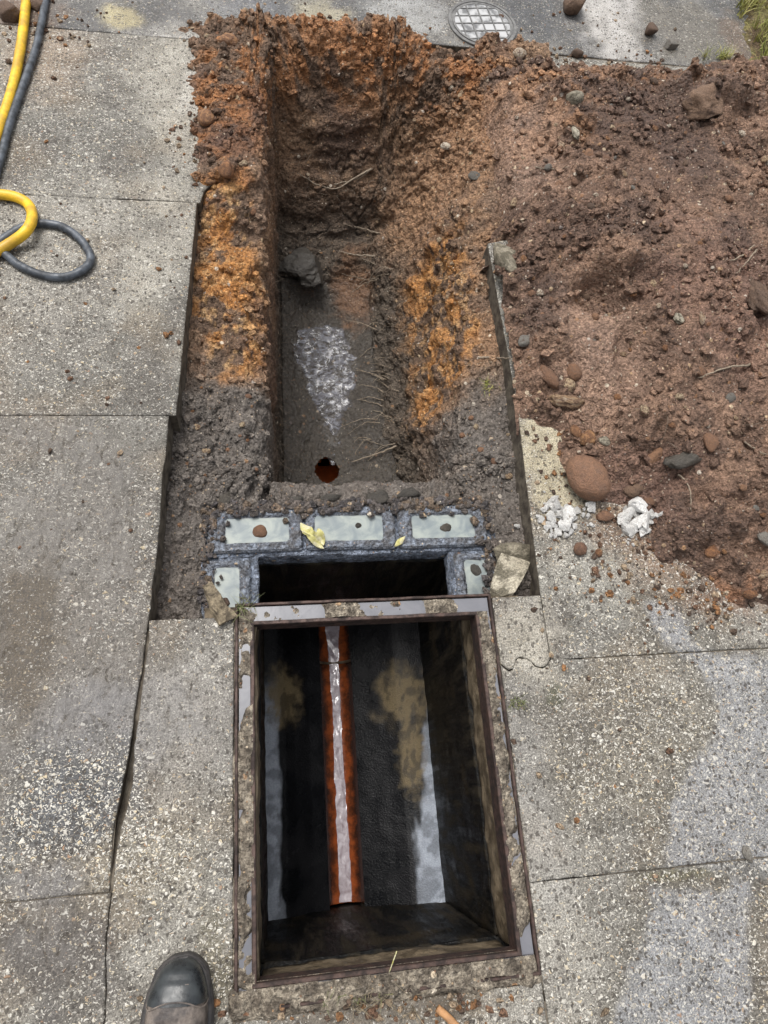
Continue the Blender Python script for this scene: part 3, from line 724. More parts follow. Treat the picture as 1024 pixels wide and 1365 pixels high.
# ------------------------------------------------------------------ heap of dug earth on the right
def build_heap():
    xs = np.arange(0.30, 2.05, 0.0046); ys = np.arange(0.28, 2.20, 0.0046)
    X, Y = np.meshgrid(xs, ys)
    poly = ppoly([(600, 240), (625, 330), (640, 420), (660, 505), (692, 540), (738, 585), (748, 625), (800, 660), (852, 690), (872, 735), (905, 755), (950, 768), (985, 800), (1040, 815)]) + [(1.05, 0.33), (1.5, 0.25), (1.95, 0.5), (1.95, 2.08), (1.45, 2.09)] + ppoly([(880, 92), (700, 92), (610, 105), (590, 160)])
    d = poly_sd(X, Y, poly) + (fbm(X, Y, 9, 61, 4) - 0.5) * 0.09 + (fbm(X, Y, 40, 62, 3) - 0.5) * 0.03
    H = 0.135 * (1 - np.exp(-np.clip(d, 0, None) / 0.16)) + np.clip(d, -0.2, 0) * 0.35 - 0.004
    H = np.clip(H, -0.03, None)
    H *= 0.75 + 0.6 * fbm(X, Y, 3.2, 63, 3) * sstep(0.02, 0.2, d)
    ins = sstep(-0.005, 0.05, d)
    # trodden places: smooth hollows
    tr = np.clip(blob(X, Y, 800, 470, 62, 95, s=64, rag=.25, z=.08) + 0.9 * blob(X, Y, 690, 190, 60, 80, s=65, z=.05), 0, 1)
    hol = blob(X, Y, 820, 395, 55, 28, s=66, rag=.2, z=.08); hol2 = blob(X, Y, 850, 490, 30, 60, s=67, rag=.2, z=.08)
    tr2 = 0.6 * blob(X, Y, 960, 330, 70, 60, s=68, z=.1)
    H += -0.034 * np.clip(tr, 0, 1) - 0.065 * hol - 0.030 * hol2
    calm = np.clip(blob(X, Y, 920, 300, 120, 160, z=.1, s=96, edge=.7) + blob(X, Y, 930, 520, 80, 70, z=.1, s=97, edge=.7), 0, 1)
    k = ins * (1 - 0.85 * np.clip(tr, 0, 1)) * (1 - 0.6 * tr2) * (1 - 0.45 * calm)
    H += (fbm(X, Y, 11, 69, 4) - 0.5) * 0.050 * k
    big = clods(X, Y, 0.075, 71) * 0.40 * sstep(0.45, 0.65, fbm(X, Y, 5, 72)) + clods(X, Y, 0.046, 73) * 0.65 * sstep(.42, .60, fbm(X, Y, 7, 54, 3)) + clods(X, Y, 0.024, 74) * 0.8 * sstep(.38, .60, fbm(X, Y, 9, 55, 3)) + clods(X, Y, 0.012, 75) * 0.65
    H += big * (0.85 * k + 0.10 * ins)
    H += (fbm(X, Y, 120, 76, 3) - 0.5) * 0.005 * ins
    H += 0.07 * blob(X, Y, 935, 140, 45, 34, s=77, z=.1, rag=.4) * (0.6 + 0.8 * fbm(X, Y, 30, 78, 3))
    H += 0.05 * blob(X, Y, 1015, 395, 28, 40, s=79, z=.1, rag=.4)
    H -= 0.22 * sstep(0.48, 0.36, X) * sstep(1.18, 1.30, Y)
    P = np.stack([X, Y, H], -1)
    n1 = fbm(X, Y, 6, 81, 5); n2 = fbm(X, Y, 22, 82, 5)
    col = mix(lin(110, 88, 74) + 0 * X[..., None], lin(134, 108, 90), sstep(0.35, 0.65, n2))
    col = mix(col, lin(88, 70, 60), 0.8 * sstep(0.50, 0.66, n1))
    wet = 0.22 + 0.3 * sstep(0.5, 0.7, n1)
    B = lambda px, py, rx, ry, **kk: blob(X, Y, px, py, rx, ry, z=.06, **kk)
    sand = np.clip(B(690, 150, 110, 70, s=83) + 0.6 * B(900, 115, 170, 26, s=84), 0, 1)
    col = mix(col, lin(156, 116, 82), 0.7 * sand * sstep(.3, .6, n2))
    col = mix(col, lin(150, 124, 106), 0.7 * np.clip(tr, 0, 1))
    dk = np.clip(B(830, 210, 100, 90, s=85) * .6 + B(720, 320, 60, 50, s=86) * .7 + B(900, 620, 50, 30, s=87) * .8 + B(850, 400, 60, 30, s=88) * .5, 0, 1)
    col = mix(col, lin(86, 68, 59), 0.75 * dk)
    rd = np.clip(B(950, 420, 90, 110, s=89) + B(830, 640, 110, 50, s=90), 0, 1); col = mix(col, lin(124, 97, 84), 0.5 * rd)
    orr = B(940, 785, 80, 26, s=95); col = mix(col, lin(160, 110, 74), 0.5 * orr * sstep(.4, .6, n2))
    col = np.clip(col * 1.15, 0, .8)
    keep = (H > -0.012) | ((X > 0.37) & (X < 0.47) & (Y > 1.2) & (Y < 2.0))
    keep &= ~((X < 0.386 + 0.014 * (n2 - .5)) & (Y < 1.22 + 0.06 * (n2 - .5)))
    F = grid_faces(*X.shape); F = F[keep.reshape(-1)[F].any(1)]
    o = mesh_np('spoil_heap', P.reshape(-1, 3), F, MH, None, col, {'wet': np.clip(wet, 0, 1)})
    tag(o, 'wide heap of lumpy reddish brown dug soil on the paving right of the trench', 'soil heap')
    return P, col, F, grid_normals(P), keep
HP, HC, HF, HN, HK = build_heap()

# ray lookup against ground, trench and heap: things are set down on what lies under them
def make_bvh():
    out = []
    for P, F in ((TP, TF), (HP, HF)):
        V = P.reshape(-1, 3)
        used, inv = np.unique(F, return_inverse=True)
        out.append(BVHTree.FromPolygons(V[used].tolist(), inv.reshape(-1, 4).tolist(), all_triangles=False))
    return out
BV = make_bvh()
def drop(x, y, top=1.0):
    """surface height under (x, y)"""
    best = None
    for b in BV:
        h = b.ray_cast(Vector((x, y, top)), Vector((0, 0, -1)))
        if h[0] is not None and (best is None or h[0].z > best[0].z): best = h
    if best is None or (best[0].z < 0 and not (-0.47 < x < 0.40 and 0.32 < y < 2.2)): return Vector((x, y, 0.0)), Vector((0, 0, 1))
    return best[0], best[1]
def find(px, py):
    """where the line of sight through the pixel first meets the place"""
    d = ray(px, py); best = None
    for b in BV:
        h = b.ray_cast(CL, d)
        if h[0] is not None and (best is None or h[3] < best[3]): best = h
    g = at(px, py, 0.0)
    on_slab = not (edge_left(g.y) < g.x < edge_right(g.y) and 0.33 < g.y < 2.05)
    if on_slab and (best is None or (g - CL).length < best[3]): return g, Vector((0, 0, 1))
    if best is None: return g, Vector((0, 0, 1))
    nn = best[1] if best[1].z > -0.3 else -best[1]
    return best[0], nn
edge_left = lambda y: float(np.interp(y, [0.3, 0.768, 0.772, 1.374, 1.38], [-.424, -.404, -.389, -.358, -.245]))
edge_right = lambda y: float(np.interp(y, [0.34, 0.8, 1.3], [.373, .391, .384]))

# ================================================================== MATERIALS OF THE THINGS
M_RUST = make_plain('rusted_iron', lin(78, 60, 53), lin(46, 37, 34), 0.55, 55, 0.7, 0.0015, 0.25, r2=0.8)
M_GROOVE = make_soil('groove_dirt', 0.8, (lin(150, 141, 126), lin(92, 84, 74)))
M_SLURRY = make_soil('blue_grey_slurry', 0.5, (lin(136, 146, 162), lin(86, 92, 102)), 0.5)
M_BRICK = make_soil('slurried_brick', 0.4, (lin(128, 136, 148), lin(96, 96, 98)), 0.5)
M_COLLAR = make_plain('stained_render', lin(122, 108, 88), lin(74, 64, 50), 0.6, 30, 0.9, 0.005, r2=0.4)
def make_wall():
    m, nt = newmat('slimed_wall')
    v = N(nt, 'TexCoord').outputs['Object']
    d = N(nt, 'Mapping', {'Vector': v, 'Scale': (1.0, 1.0, 0.16)}).outputs[0]
    n1 = NOISE(nt, d, 34, 4, 0.62); n2 = NOISE(nt, v, 150, 3, 0.65); n3 = NOISE(nt, v, 7, 4, 0.6)
    c = MIXC(nt, MR(nt, n1, 0.46, 0.68), lin(9, 9, 9), lin(44, 38, 28))
    c = MIXC(nt, M(nt, 'MULTIPLY', MR(nt, n3, 0.52, 0.66), 0.6), c, lin(52, 44, 31))
    c = MIXC(nt, M(nt, 'MULTIPLY', MR(nt, n2, 0.68, 0.76), 0.5), c, lin(120, 116, 104))
    OUT(nt, c, MR(nt, n1, 0.3, 0.7, 0.35, 0.75), BUMP(nt, M(nt, 'MULTIPLY_ADD', n2, 0.5, n1), 0.006, 0.8), IOR=1.33)
    return m
M_WALL = make_wall()
M_MILK = make_water('milky_water', lin(150, 156, 150), lin(112, 121, 125), 0.38, 24, 0.05, 40, 1.33)
M_GWATER = make_water('grey_water', lin(112, 112, 117), lin(96, 97, 103), 0.25, 12, 0.10, 30, 1.5)
M_CWATER = make_water('channel_water', lin(194, 184, 190), lin(150, 136, 140), 0.10, 50, 0.25, 110, 1.7, 0.004, 0.3)
def make_puddle():
    """thin film of dirty water: partly see-through, rippled, glossy"""
    m, nt = newmat('muddy_puddle')
    v = N(nt, 'TexCoord').outputs['Object']
    rv = N(nt, 'Mapping', {'Vector': v, 'Scale': (1.0, 1.5, 1.0)}).outputs[0]
    h = NOISE(nt, rv, 42, 2, 0.5, 1.0)
    b = N(nt, 'BsdfPrincipled', {'Base Color': (*lin(122, 122, 128), 1.0), 'Roughness': 0.16, 'IOR': 1.55, 'Normal': BUMP(nt, h, 0.010, 0.25)})
    tr = N(nt, 'BsdfTransparent')
    mx = N(nt, 'MixShader', {0: MR(nt, NOISE(nt, rv, 36, 3, 0.6, 1.2), 0.36, 0.62, 0.05, 0.72)})
    nt.links.new(tr.outputs[0], mx.inputs[1]); nt.links.new(b.outputs[0], mx.inputs[2])
    nt.links.new(mx.outputs[0], N(nt, 'OutputMaterial').inputs['Surface'])
    return m
M_PUDDLE = make_puddle()
def make_clay():
    """salt-glazed channel, its upper flanks darkened in colour to stand for rounded shading"""
    m, nt = newmat('shaded_clay_channel')
    v = N(nt, 'TexCoord').outputs['Object']
    z = N(nt, 'SeparateXYZ', {0: v}).outputs[2]
    n1 = NOISE(nt, v, 30, 4, 0.65); n2 = NOISE(nt, v, 130, 3, 0.6)
    c = MIXC(nt, MR(nt, n1, 0.35, 0.65), lin(150, 76, 38), lin(104, 55, 31))
    line = M(nt, 'MULTIPLY_ADD', n1, 0.030, z)
    c = MIXC(nt, M(nt, 'MULTIPLY', MR(nt, line, -0.7035 + 0.015, -0.684 + 0.015), 0.92), c, lin(30, 22, 18))  # shade of the half-round put into the clay colour, ragged lower edge
    OUT(nt, c, 0.25, BUMP(nt, n2, 0.003, 0.4))
    return m
M_CHANNEL = make_clay()
M_CLAY = make_plain('glazed_clay_pipe', lin(128, 68, 37), lin(54, 33, 24), 0.22, 26, 0.4, 0.003)
M_PIPE = make_plain('orange_drain_pipe', lin(206, 114, 54), lin(176, 90, 40), 0.4, 20, 0.3, 0.002)
M_HY = make_plain('yellow_hose', lin(236, 190, 40), lin(190, 150, 46), 0.45, 24, 0.3, 0.001)
M_HB = make_plain('black_hose', lin(84, 90, 98), lin(44, 48, 54), 0.38, 45, 0.4, 0.001, r2=0.6)
M_LEATHER = make_plain('scuffed_leather', lin(58, 52, 50), lin(122, 112, 104), 0.55, 32, 0.7, 0.003, r2=0.7)
M_TOE = make_plain('black_toe_cap', lin(30, 33, 36), lin(52, 56, 58), 0.22, 30, 0.3, 0.002, r2=0.45)
M_SOLE = make_plain('rubber_sole', lin(44, 42, 42), lin(66, 62, 60), 0.6, 60, 0.4, 0.002)
M_FLINT = make_stone('flint_pebble', [lin(196, 178, 148), lin(150, 122, 92), lin(210, 200, 182), lin(168, 140, 108)], 0.42, rough=0.6)
M_BROWNST = make_stone('brown_stone', [lin(132, 98, 74), lin(154, 116, 88), lin(118, 88, 70)], 0.35, lin(112, 86, 70))
M_ORANGEST = make_stone('orange_stone', [lin(158, 112, 74), lin(140, 102, 72), lin(172, 130, 90)], 0.5, lin(112, 78, 56), 0.5)
M_GREYST = make_stone('grey_stone', [lin(126, 122, 115), lin(106, 102, 96), lin(140, 136, 128)], 0.3, lin(96, 84, 74))
M_PALEST = make_stone('pale_rubble', [lin(184, 176, 158), lin(150, 142, 124), lin(122, 114, 98)], 0.42, lin(84, 78, 64), 0.8, 1.2)
M_MUDST = make_stone('muddy_lump', [lin(104, 84, 70), lin(120, 96, 78), lin(92, 74, 62)], 0.3, lin(84, 66, 56), 0.8, 1.4)
M_CLAYLUMP = make_stone('grey_clay', [lin(78, 74, 68), lin(66, 62, 57), lin(84, 78, 70)], 0.2, lin(62, 56, 50), 0.5, 1.2)
M_WHITE = make_stone('white_mortar', [lin(232, 231, 228), lin(212, 210, 206), lin(222, 220, 216)], 0.22, lin(150, 138, 126), 0.85, 1.8)
M_GRASS = make_plain('grass_blade', lin(128, 136, 66), lin(172, 164, 98), 0.6, 30, 0.2)
M_WEED = make_plain('weed_leaf', lin(92, 100, 62), lin(120, 118, 80), 0.6, 30, 0.2)
M_LEAF = make_plain('withered_leaf', lin(172, 166, 96), lin(200, 194, 164), 0.6, 60, 0.4)
M_TWIG = make_plain('twig', lin(182, 136, 92), lin(150, 112, 78), 0.7, 60, 0.4)
M_SPLINTER = make_plain('weathered_wood', lin(150, 136, 112), lin(88, 78, 64), 0.8, 90, 1.0, 0.006)

def make_slime():
    """benching: black slime, pale outer strips and tan sludge as vertex colours, always wet"""
    m, nt = newmat('benching_slime')
    v = N(nt, 'TexCoord').outputs['Object']
    col = N(nt, 'Attribute', attribute_name='Col').outputs['Color']
    wet = N(nt, 'Attribute', attribute_name='wet').outputs['Fac']
    n1 = NOISE(nt, v, 55, 5, 0.65); n2 = NOISE(nt, v, 240, 3, 0.6)
    c = MIXC(nt, 1.0, col, MIXC(nt, n2, (0.6, 0.6, 0.6), (1.35, 1.35, 1.35)), 'MULTIPLY')
    r = M(nt, 'ADD', MR(nt, wet, 0.0, 1.0, 0.8, 0.24), M(nt, 'MULTIPLY_ADD', n1, 0.2, -0.1), 0.0, True)
    OUT(nt, c, r, BUMP(nt, n2, 0.003, 0.5), IOR=1.25)
    return m
M_SLIME = make_slime()

# ================================================================== INSPECTION CHAMBER
CH = empty('inspection_chamber', (0.0, 0.08, -0.70))
tag(CH, 'deep brick drain chamber with black slimed walls and an orange channel along its floor', 'inspection chamber')
CH_INV = Matrix.Translation((0.0, -0.08, 0.70))
def chpart(o):
    o.parent = CH; o.matrix_parent_inverse = CH_INV
    return o
CX0, CX1, CY0, CY1 = -0.2185, 0.2265, -0.302, 0.466
def rough_face(name, a, b, c, nu, nv, mat, amp, seed, depth_vec):
    """a slab of wall: front face spanned by a + u*b + v*c, roughened, with its thickness behind"""
    u, v = np.meshgrid(np.linspace(0, 1, nu), np.linspace(0, 1, nv))
    b = np.array(b); c = np.array(c); a = np.array(a); nrm = np.cross(b, c); nrm = nrm / np.linalg.norm(nrm)
    P = a + u[..., None] * b + v[..., None] * c
    L1, L2 = np.linalg.norm(b), np.linalg.norm(c)
    rel = (fbm(u * L1, v * L2, 16, seed, 4) - 0.5) * 2 * amp + (fbm(u * L1, v * L2, 60, seed + 1, 3) - 0.5) * amp
    P = P + nrm * rel[..., None]
    V = P.reshape(-1, 3); F = grid_faces(nv, nu).tolist()
    k = len(V); dv = np.array(depth_vec)
    back = np.array([a, a + b, a + b + c, a + c]) + dv
    V = np.concatenate([V, back])
    i = np.arange(nu * nv).reshape(nv, nu)
    F += [[k + 3, k + 2, k + 1, k]]
    for e, (p, q) in ((i[0, :], (k, k + 1)), (i[:, -1], (k + 1, k + 2)), (i[-1, ::-1], (k + 2, k + 3)), (i[::-1, 0], (k + 3, k))):
        F.append([int(t) for t in e[::-1]] + [p, q])
    return mesh_py(name, V, F, mat, None, True)
ZB, ZW = -0.73, -0.138
T = 0.11
# left, right, near and far walls below the brick courses
chpart(rough_face('wall', (CX0, CY0, ZB), (0, CY1 - CY0, 0), (0, 0, ZW - ZB), 60, 46, M_WALL, 0.004, 301, (-T, 0, 0)))
chpart(rough_face('wall', (CX1, CY1, ZB), (0, CY0 - CY1, 0), (0, 0, ZW - ZB), 60, 46, M_WALL, 0.004, 302, (T, 0, 0)))
chpart(rough_face('wall', (CX1 + T, CY0, ZB), (CX0 - CX1 - 2 * T, 0, 0), (0, 0, ZW - ZB), 50, 46, M_WALL, 0.004, 303, (0, -T, 0)))
chpart(rough_face('wall', (CX0 - T, CY1, ZB), (CX1 - CX0 + 2 * T, 0, 0), (0, 0, ZW - ZB), 50, 46, M_WALL, 0.004, 304, (0, T, 0)))
# render collar that carries the frame on three sides
zc0, zc1 = ZW + 0.002, -0.016
chpart(rough_face('render_collar', (CX0 - 0.004, CY0, zc0), (0, 0.342 - CY0, 0), (0, 0, zc1 - zc0), 60, 14, M_COLLAR, 0.005, 311, (-0.10, 0, 0)))
chpart(rough_face('render_collar', (CX1 + 0.003, 0.342, zc0), (0, CY0 - 0.342, 0), (0, 0, zc1 - zc0), 60, 14, M_COLLAR, 0.006, 312, (0.10, 0, 0)))
chpart(rough_face('render_collar', (CX1, CY0 - 0.004, zc0), (CX0 - CX1, 0, 0), (0, 0, zc1 - zc0), 46, 14, M_COLLAR, 0.005, 313, (0, -0.10, 0)))

# benching either side of the channel
CHX, CHZ, CHR = -0.017, -0.655, 0.050
def benching(side):
    if side < 0: xs = np.array([CX0 - 0.006, -0.20, -0.182, -0.165, -0.14, -0.10, CHX - CHR + 0.005]); zs = np.array([-.592, -.594, -.598, -.605, -.619, -.638, -.652])
    else: xs = np.array([CHX + CHR - 0.005, 0.07, 0.11, 0.145, 0.165, 0.19, CX1 + 0.006]); zs = np.array([-.652, -.636, -.619, -.602, -.596, -.593, -.591])
    ny, nx = 190, 60
    q = np.linspace(0, 1, nx); X1 = np.interp(q, np.linspace(0, 1, 7), xs); Z1 = np.interp(X1, xs, zs)
    Yv = np.linspace(CY0 - 0.006, CY1 + 0.006, ny)
    X, Y = np.meshgrid(X1, Yv); Z = np.repeat(Z1[None], ny, 0)
    Z = Z + (fbm(X, Y, 9, 320 + side, 3) - .5) * 0.006 + (fbm(X, Y, 45, 322 + side, 3) - .5) * 0.0014
    n1 = fbm(X, Y, 14, 325 + side, 4); n2 = fbm(X, Y * 0.35, 30, 327 + side, 4)
    col = mix(lin(11, 12, 15) + 0 * X[..., None], lin(24, 24, 26), sstep(.4, .7, n1))
    wet = np.full_like(X, 0.9)
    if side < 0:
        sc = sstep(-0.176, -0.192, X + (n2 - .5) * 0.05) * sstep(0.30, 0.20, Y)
        tan = np.clip(blob(X, Y, 378, 930, 24, 42, z=-.605, s=5), 0, 1)
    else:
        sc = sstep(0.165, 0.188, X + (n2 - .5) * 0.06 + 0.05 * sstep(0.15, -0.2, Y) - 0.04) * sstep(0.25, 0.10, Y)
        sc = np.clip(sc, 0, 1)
        tan = np.clip(blob(X, Y, 535, 930, 34, 44, z=-.61, s=6) + blob(X, Y, 548, 1010, 18, 60, z=-.605, s=7), 0, 1)
    col = mix(col, lin(160, 167, 178), 0.9 * sc * (0.55 + 0.45 * sstep(.35, .6, fbm(X, Y, 40, 329, 4)))); wet = wet - 0.15 * sc  # pale blue-grey strips along the outer edges, broken up by noise
    tan = tan * (0.45 + 0.55 * sstep(.38, .56, fbm(X, Y * .6, 70, 330, 4)))
    col = mix(col, lin(118, 104, 78), 0.85 * tan); wet = wet - 0.35 * tan
    P = np.stack([X, Y, Z], -1)
    k = len(P.reshape(-1, 3)); F = grid_faces(ny, nx)
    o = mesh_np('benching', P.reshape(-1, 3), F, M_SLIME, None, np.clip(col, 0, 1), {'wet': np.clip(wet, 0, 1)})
    return chpart(o)
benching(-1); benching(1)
# half-round clay channel with a socketed joint near the far end
def half_pipe(name, y0, y1, r, th, mat, z_add=0.0, span=1.0, nyy=30):
    V = []; F = []; n = 18
    for j in range(nyy + 1):
        y = y0 + (y1 - y0) * j / nyy
        for rr in (r, r + th):
            for i in range(n + 1):
                a = math.pi + math.pi * (i / n)
                V.append((CHX + rr * math.cos(a), y, CHZ + z_add + rr * math.sin(a) * span))
    w = 2 * (n + 1)
    for j in range(nyy):
        for i in range(n):
            a = j * w + i; b = a + 1
            F.append((a, b, b + w, a + w)); c = a + n + 1; F.append((c + w, c + w + 1, c + 1, c))
        for i in (0, n):
            a = j * w + i; c = a + n + 1; F.append((a, a + w, c + w, c) if i == 0 else (a, c, c + w, a + w))
    for j in (0, nyy):
        for i in range(n):
            a = j * w + i; F.append((a, a + 1, a + n + 2, a + n + 1))
    return mesh_py(name, V, F, mat, None, True)
chan = chpart(half_pipe('channel', CY0 + 0.006, 0.335, CHR, 0.010, M_CHANNEL))
chpart(half_pipe('channel_socket', 0.325, CY1 + 0.01, CHR + 0.006, 0.012, M_CHANNEL, 0.003))
ring = tube('joint_ring', [Vector((CHX + (CHR + 0.003) * math.cos(a), 0.332, CHZ + 0.003 + (CHR + 0.003) * math.sin(a))) for a in np.linspace(math.pi, 2 * math.pi, 20)], 0.004, M_COLLAR, None, 8)
chpart(ring)
def channel_water():
    ny, nx = 150, 18
    Y = np.linspace(CY0 + 0.008, CY1, ny)[:, None] + np.zeros((1, nx)); u = np.linspace(-1, 1, nx)[None] + 0 * Y
    wv = np.interp(Y, [CY0, -0.2, -0.05, 0.2, 0.33, 0.46], [.016, .017, .014, .0115, .013, .022])
    X = CHX + u * wv + (fbm(Y, u * 0.02, 40, 331, 3) - .5) * 0.007
    Z = -0.7012 + (fbm(X, Y * 0.5, 90, 332, 2) - .5) * 0.0030
    return mesh_np('water', np.stack([X, Y, Z], -1).reshape(-1, 3), grid_faces(ny, nx), M_CWATER)
chpart(channel_water())

# the last bricks round the far end, frogs up and brim-full of milky water
def brick(cx, cy, L, W, rz, fl, fw, fx=0.0, fy=0.0, top=-0.070, tilt=(0, 0), seed=0):
    H = 0.064; fd = 0.014
    o_ = [(-L / 2, -W / 2), (L / 2, -W / 2), (L / 2, W / 2), (-L / 2, W / 2)]
    i_ = [(fx - fl / 2, fy - fw / 2), (fx + fl / 2, fy - fw / 2), (fx + fl / 2, fy + fw / 2), (fx - fl / 2, fy + fw / 2)]
    bm = bmesh.new()
    B0 = [bm.verts.new((x, y, -H)) for x, y in o_]; T0 = [bm.verts.new((x, y, 0)) for x, y in o_]
    I0 = [bm.verts.new((x, y, 0)) for x, y in i_]; I1 = [bm.verts.new((fx + (x - fx) * .94, fy + (y - fy) * .9, -fd)) for x, y in i_]
    bm.faces.new(B0[::-1]); bm.faces.new(I1)
    for k in range(4):
        j = (k + 1) % 4
        bm.faces.new((B0[k], B0[j], T0[j], T0[k])); bm.faces.new((T0[k], T0[j], I0[j], I0[k])); bm.faces.new((I0[k], I0[j], I1[j], I1[k]))
    bmesh.ops.bevel(bm, geom=[e for e in bm.edges if e.verts[0].co.z > -0.001 or e.verts[1].co.z > -0.001], offset=0.003, segments=2, affect='EDGES')
    bmesh.ops.subdivide_edges(bm, edges=[e for e in bm.edges if e.calc_length() > 0.02], cuts=6, use_grid_fill=True)
    for v in bm.verts:
        q = v.co * 70 + Vector((seed, cx * 50, cy * 50)); v.co += Vector((mnoise.noise(q), mnoise.noise(q + Vector((9, 0, 0))), mnoise.noise(q + Vector((0, 9, 0))) * .6)) * 0.0014
    b = bm_obj('brick', bm, M_BRICK, None, True)
    b.location = (cx, cy, top); b.rotation_euler = (tilt[0], tilt[1], rz)
    chpart(b)
    # frog water: a child of the brick
    nu, nv = 26, 14
    u, v = np.meshgrid(np.linspace(-.5, .5, nu), np.linspace(-.5, .5, nv))
    P = np.stack([fx + u * fl * 0.985, fy + v * fw * 0.97, -0.0055 + 0 * u], -1)
    w = mesh_np('frog_water', P.reshape(-1, 3), grid_faces(nv, nu), M_MILK, b)
    return b
brick(-0.2235, 0.5265, 0.204, 0.100, 0.01, 0.140, 0.060, 0.004, 0.0)
brick(-0.0140, 0.5270, 0.200, 0.100, -0.01, 0.156, 0.062, -0.004, 0.0)
brick(0.1960, 0.5255, 0.204, 0.100, 0.0, 0.148, 0.058, 0.002, 0.0)
brick(-0.2840, 0.3920, 0.134, 0.098, R(90), 0.090, 0.054, 0.008, 0.0)
brick(0.2610, 0.3920, 0.134, 0.094, R(90), 0.090, 0.052, 0.008, 0.0)
# slurry and mortar packed round them
def slurry(x0, x1, y0, y1, seed):
    nx, ny = int((x1 - x0) / 0.004) + 2, int((y1 - y0) / 0.004) + 2
    X, Y = np.meshgrid(np.linspace(x0, x1, nx), np.linspace(y0, y1, ny))
    Z = -0.0815 + (fbm(X, Y, 28, seed, 4) - .5) * 0.008 + clods(X, Y, 0.022, seed + 2) * 0.10
    X = np.pad(X, 1, 'edge'); Y = np.pad(Y, 1, 'edge'); Z = np.pad(Z, 1, constant_values=-0.1365)
    jx = (fbm(X, Y, 40, seed + 5, 3) - .5) * 0.006
    P = np.stack([X + jx, Y + jx[::-1, ::-1], Z], -1)
    return chpart(mesh_np('mortar', P.reshape(-1, 3), grid_faces(*X.shape), M_SLURRY))
slurry(-0.338, 0.318, 0.4675, 0.588, 341)
slurry(-0.338, -0.2175, 0.346, 0.4660, 344)
slurry(0.2065, 0.318, 0.346, 0.4660, 347)

# ================================================================== DRAIN PIPE IN THE TRENCH
def drain_pipe():
    p0 = Vector((CHX, CY1 + 0.012, -0.655)); p1 = Vector((HOLE[0], HOLE[1] + 0.09, -0.660)); n, ny = 28, 60
    V = []; ok = []
    for j in range(ny + 1):
        c = p0.lerp(p1, j / ny)
        for rr in (0.062, 0.053):
            for i in range(n):
                a = 2 * math.pi * i / n
                V.append((c.x + rr * math.sin(a), c.y, c.z + rr * math.cos(a)))
    V = np.array(V); w = 2 * n
    hd = lambda f: all(not (abs(V[k][0] - HOLE[0]) / 0.052 + abs(V[k][1] - HOLE[1]) / 0.062 < 1 and V[k][2] > -0.66) for k in f)
    F = []
    for j in range(ny):
        for i in range(n):
            k = (i + 1) % n; a = j * w
            for f in ((a + i, a + k, a + w + k, a + w + i), (a + w + n + i, a + w + n + k, a + n + k, a + n + i)):
                if hd(f): F.append(f)
    for i in range(n):
        k = (i + 1) % n
        F.append((i, n + i, n + k, k)); a = ny * w; F.append((a + i, a + k, a + n + k, a + n + i))
    return mesh_py('drain_pipe', V, F, M_PIPE, None, True)
dp = tag(drain_pipe(), 'orange clay drain pipe with a broken hole in its crown, buried in the trench floor', 'pipe')

# rippled film of dirty water lying on the trench floor
def puddle():
    C = [(398, 440), (430, 425), (462, 436), (478, 470), (480, 510), (468, 550), (455, 575), (452, 606), (447, 618), (440, 618), (436, 575), (418, 545), (400, 505), (384, 470)]
    poly = ppoly(C, -0.545)
    xs = np.arange(-0.16, 0.16, 0.004); ys = np.arange(0.91, 1.50, 0.004)
    X, Y = np.meshgrid(xs, ys)
    d = poly_sd(X, Y, poly) + (fbm(X, Y, 30, 401, 4) - .5) * 0.05
    Z = np.full_like(X, -0.5)
    for i in range(X.shape[0]):
        pass
    # follow the mud: sample the trench floor on a coarse grid
    cx = np.linspace(xs[0], xs[-1], 17); cy = np.linspace(ys[0], ys[-1], 29)
    G = np.array([[drop(a, b)[0].z for a in cx] for b in cy])
    G = np.where((G > -0.50) | (G < -0.60), -0.553, G)
    ix = np.interp(xs, cx, np.arange(17)); iy = np.interp(ys, cy, np.arange(29))
    a0 = np.clip(ix.astype(int), 0, 15); b0 = np.clip(iy.astype(int), 0, 27); fx = (ix - a0)[None]; fy = (iy - b0)[:, None]
    Zs = (G[b0][:, a0] * (1 - fx) + G[b0][:, a0 + 1] * fx) * (1 - fy) + (G[b0 + 1][:, a0] * (1 - fx) + G[b0 + 1][:, a0 + 1] * fx) * fy
    Z = Zs - 0.006 + 0.010 * sstep(0.0, 0.03, d) + (fbm(X, Y * 0.8, 60, 402, 3) - .5) * 0.0028
    keep = d > 0
    F = grid_faces(*X.shape); F = F[keep.reshape(-1)[F].all(1)]
    return tag(mesh_np('water', np.stack([X, Y, Z], -1).reshape(-1, 3), F, M_PUDDLE), kind='structure')
puddle()

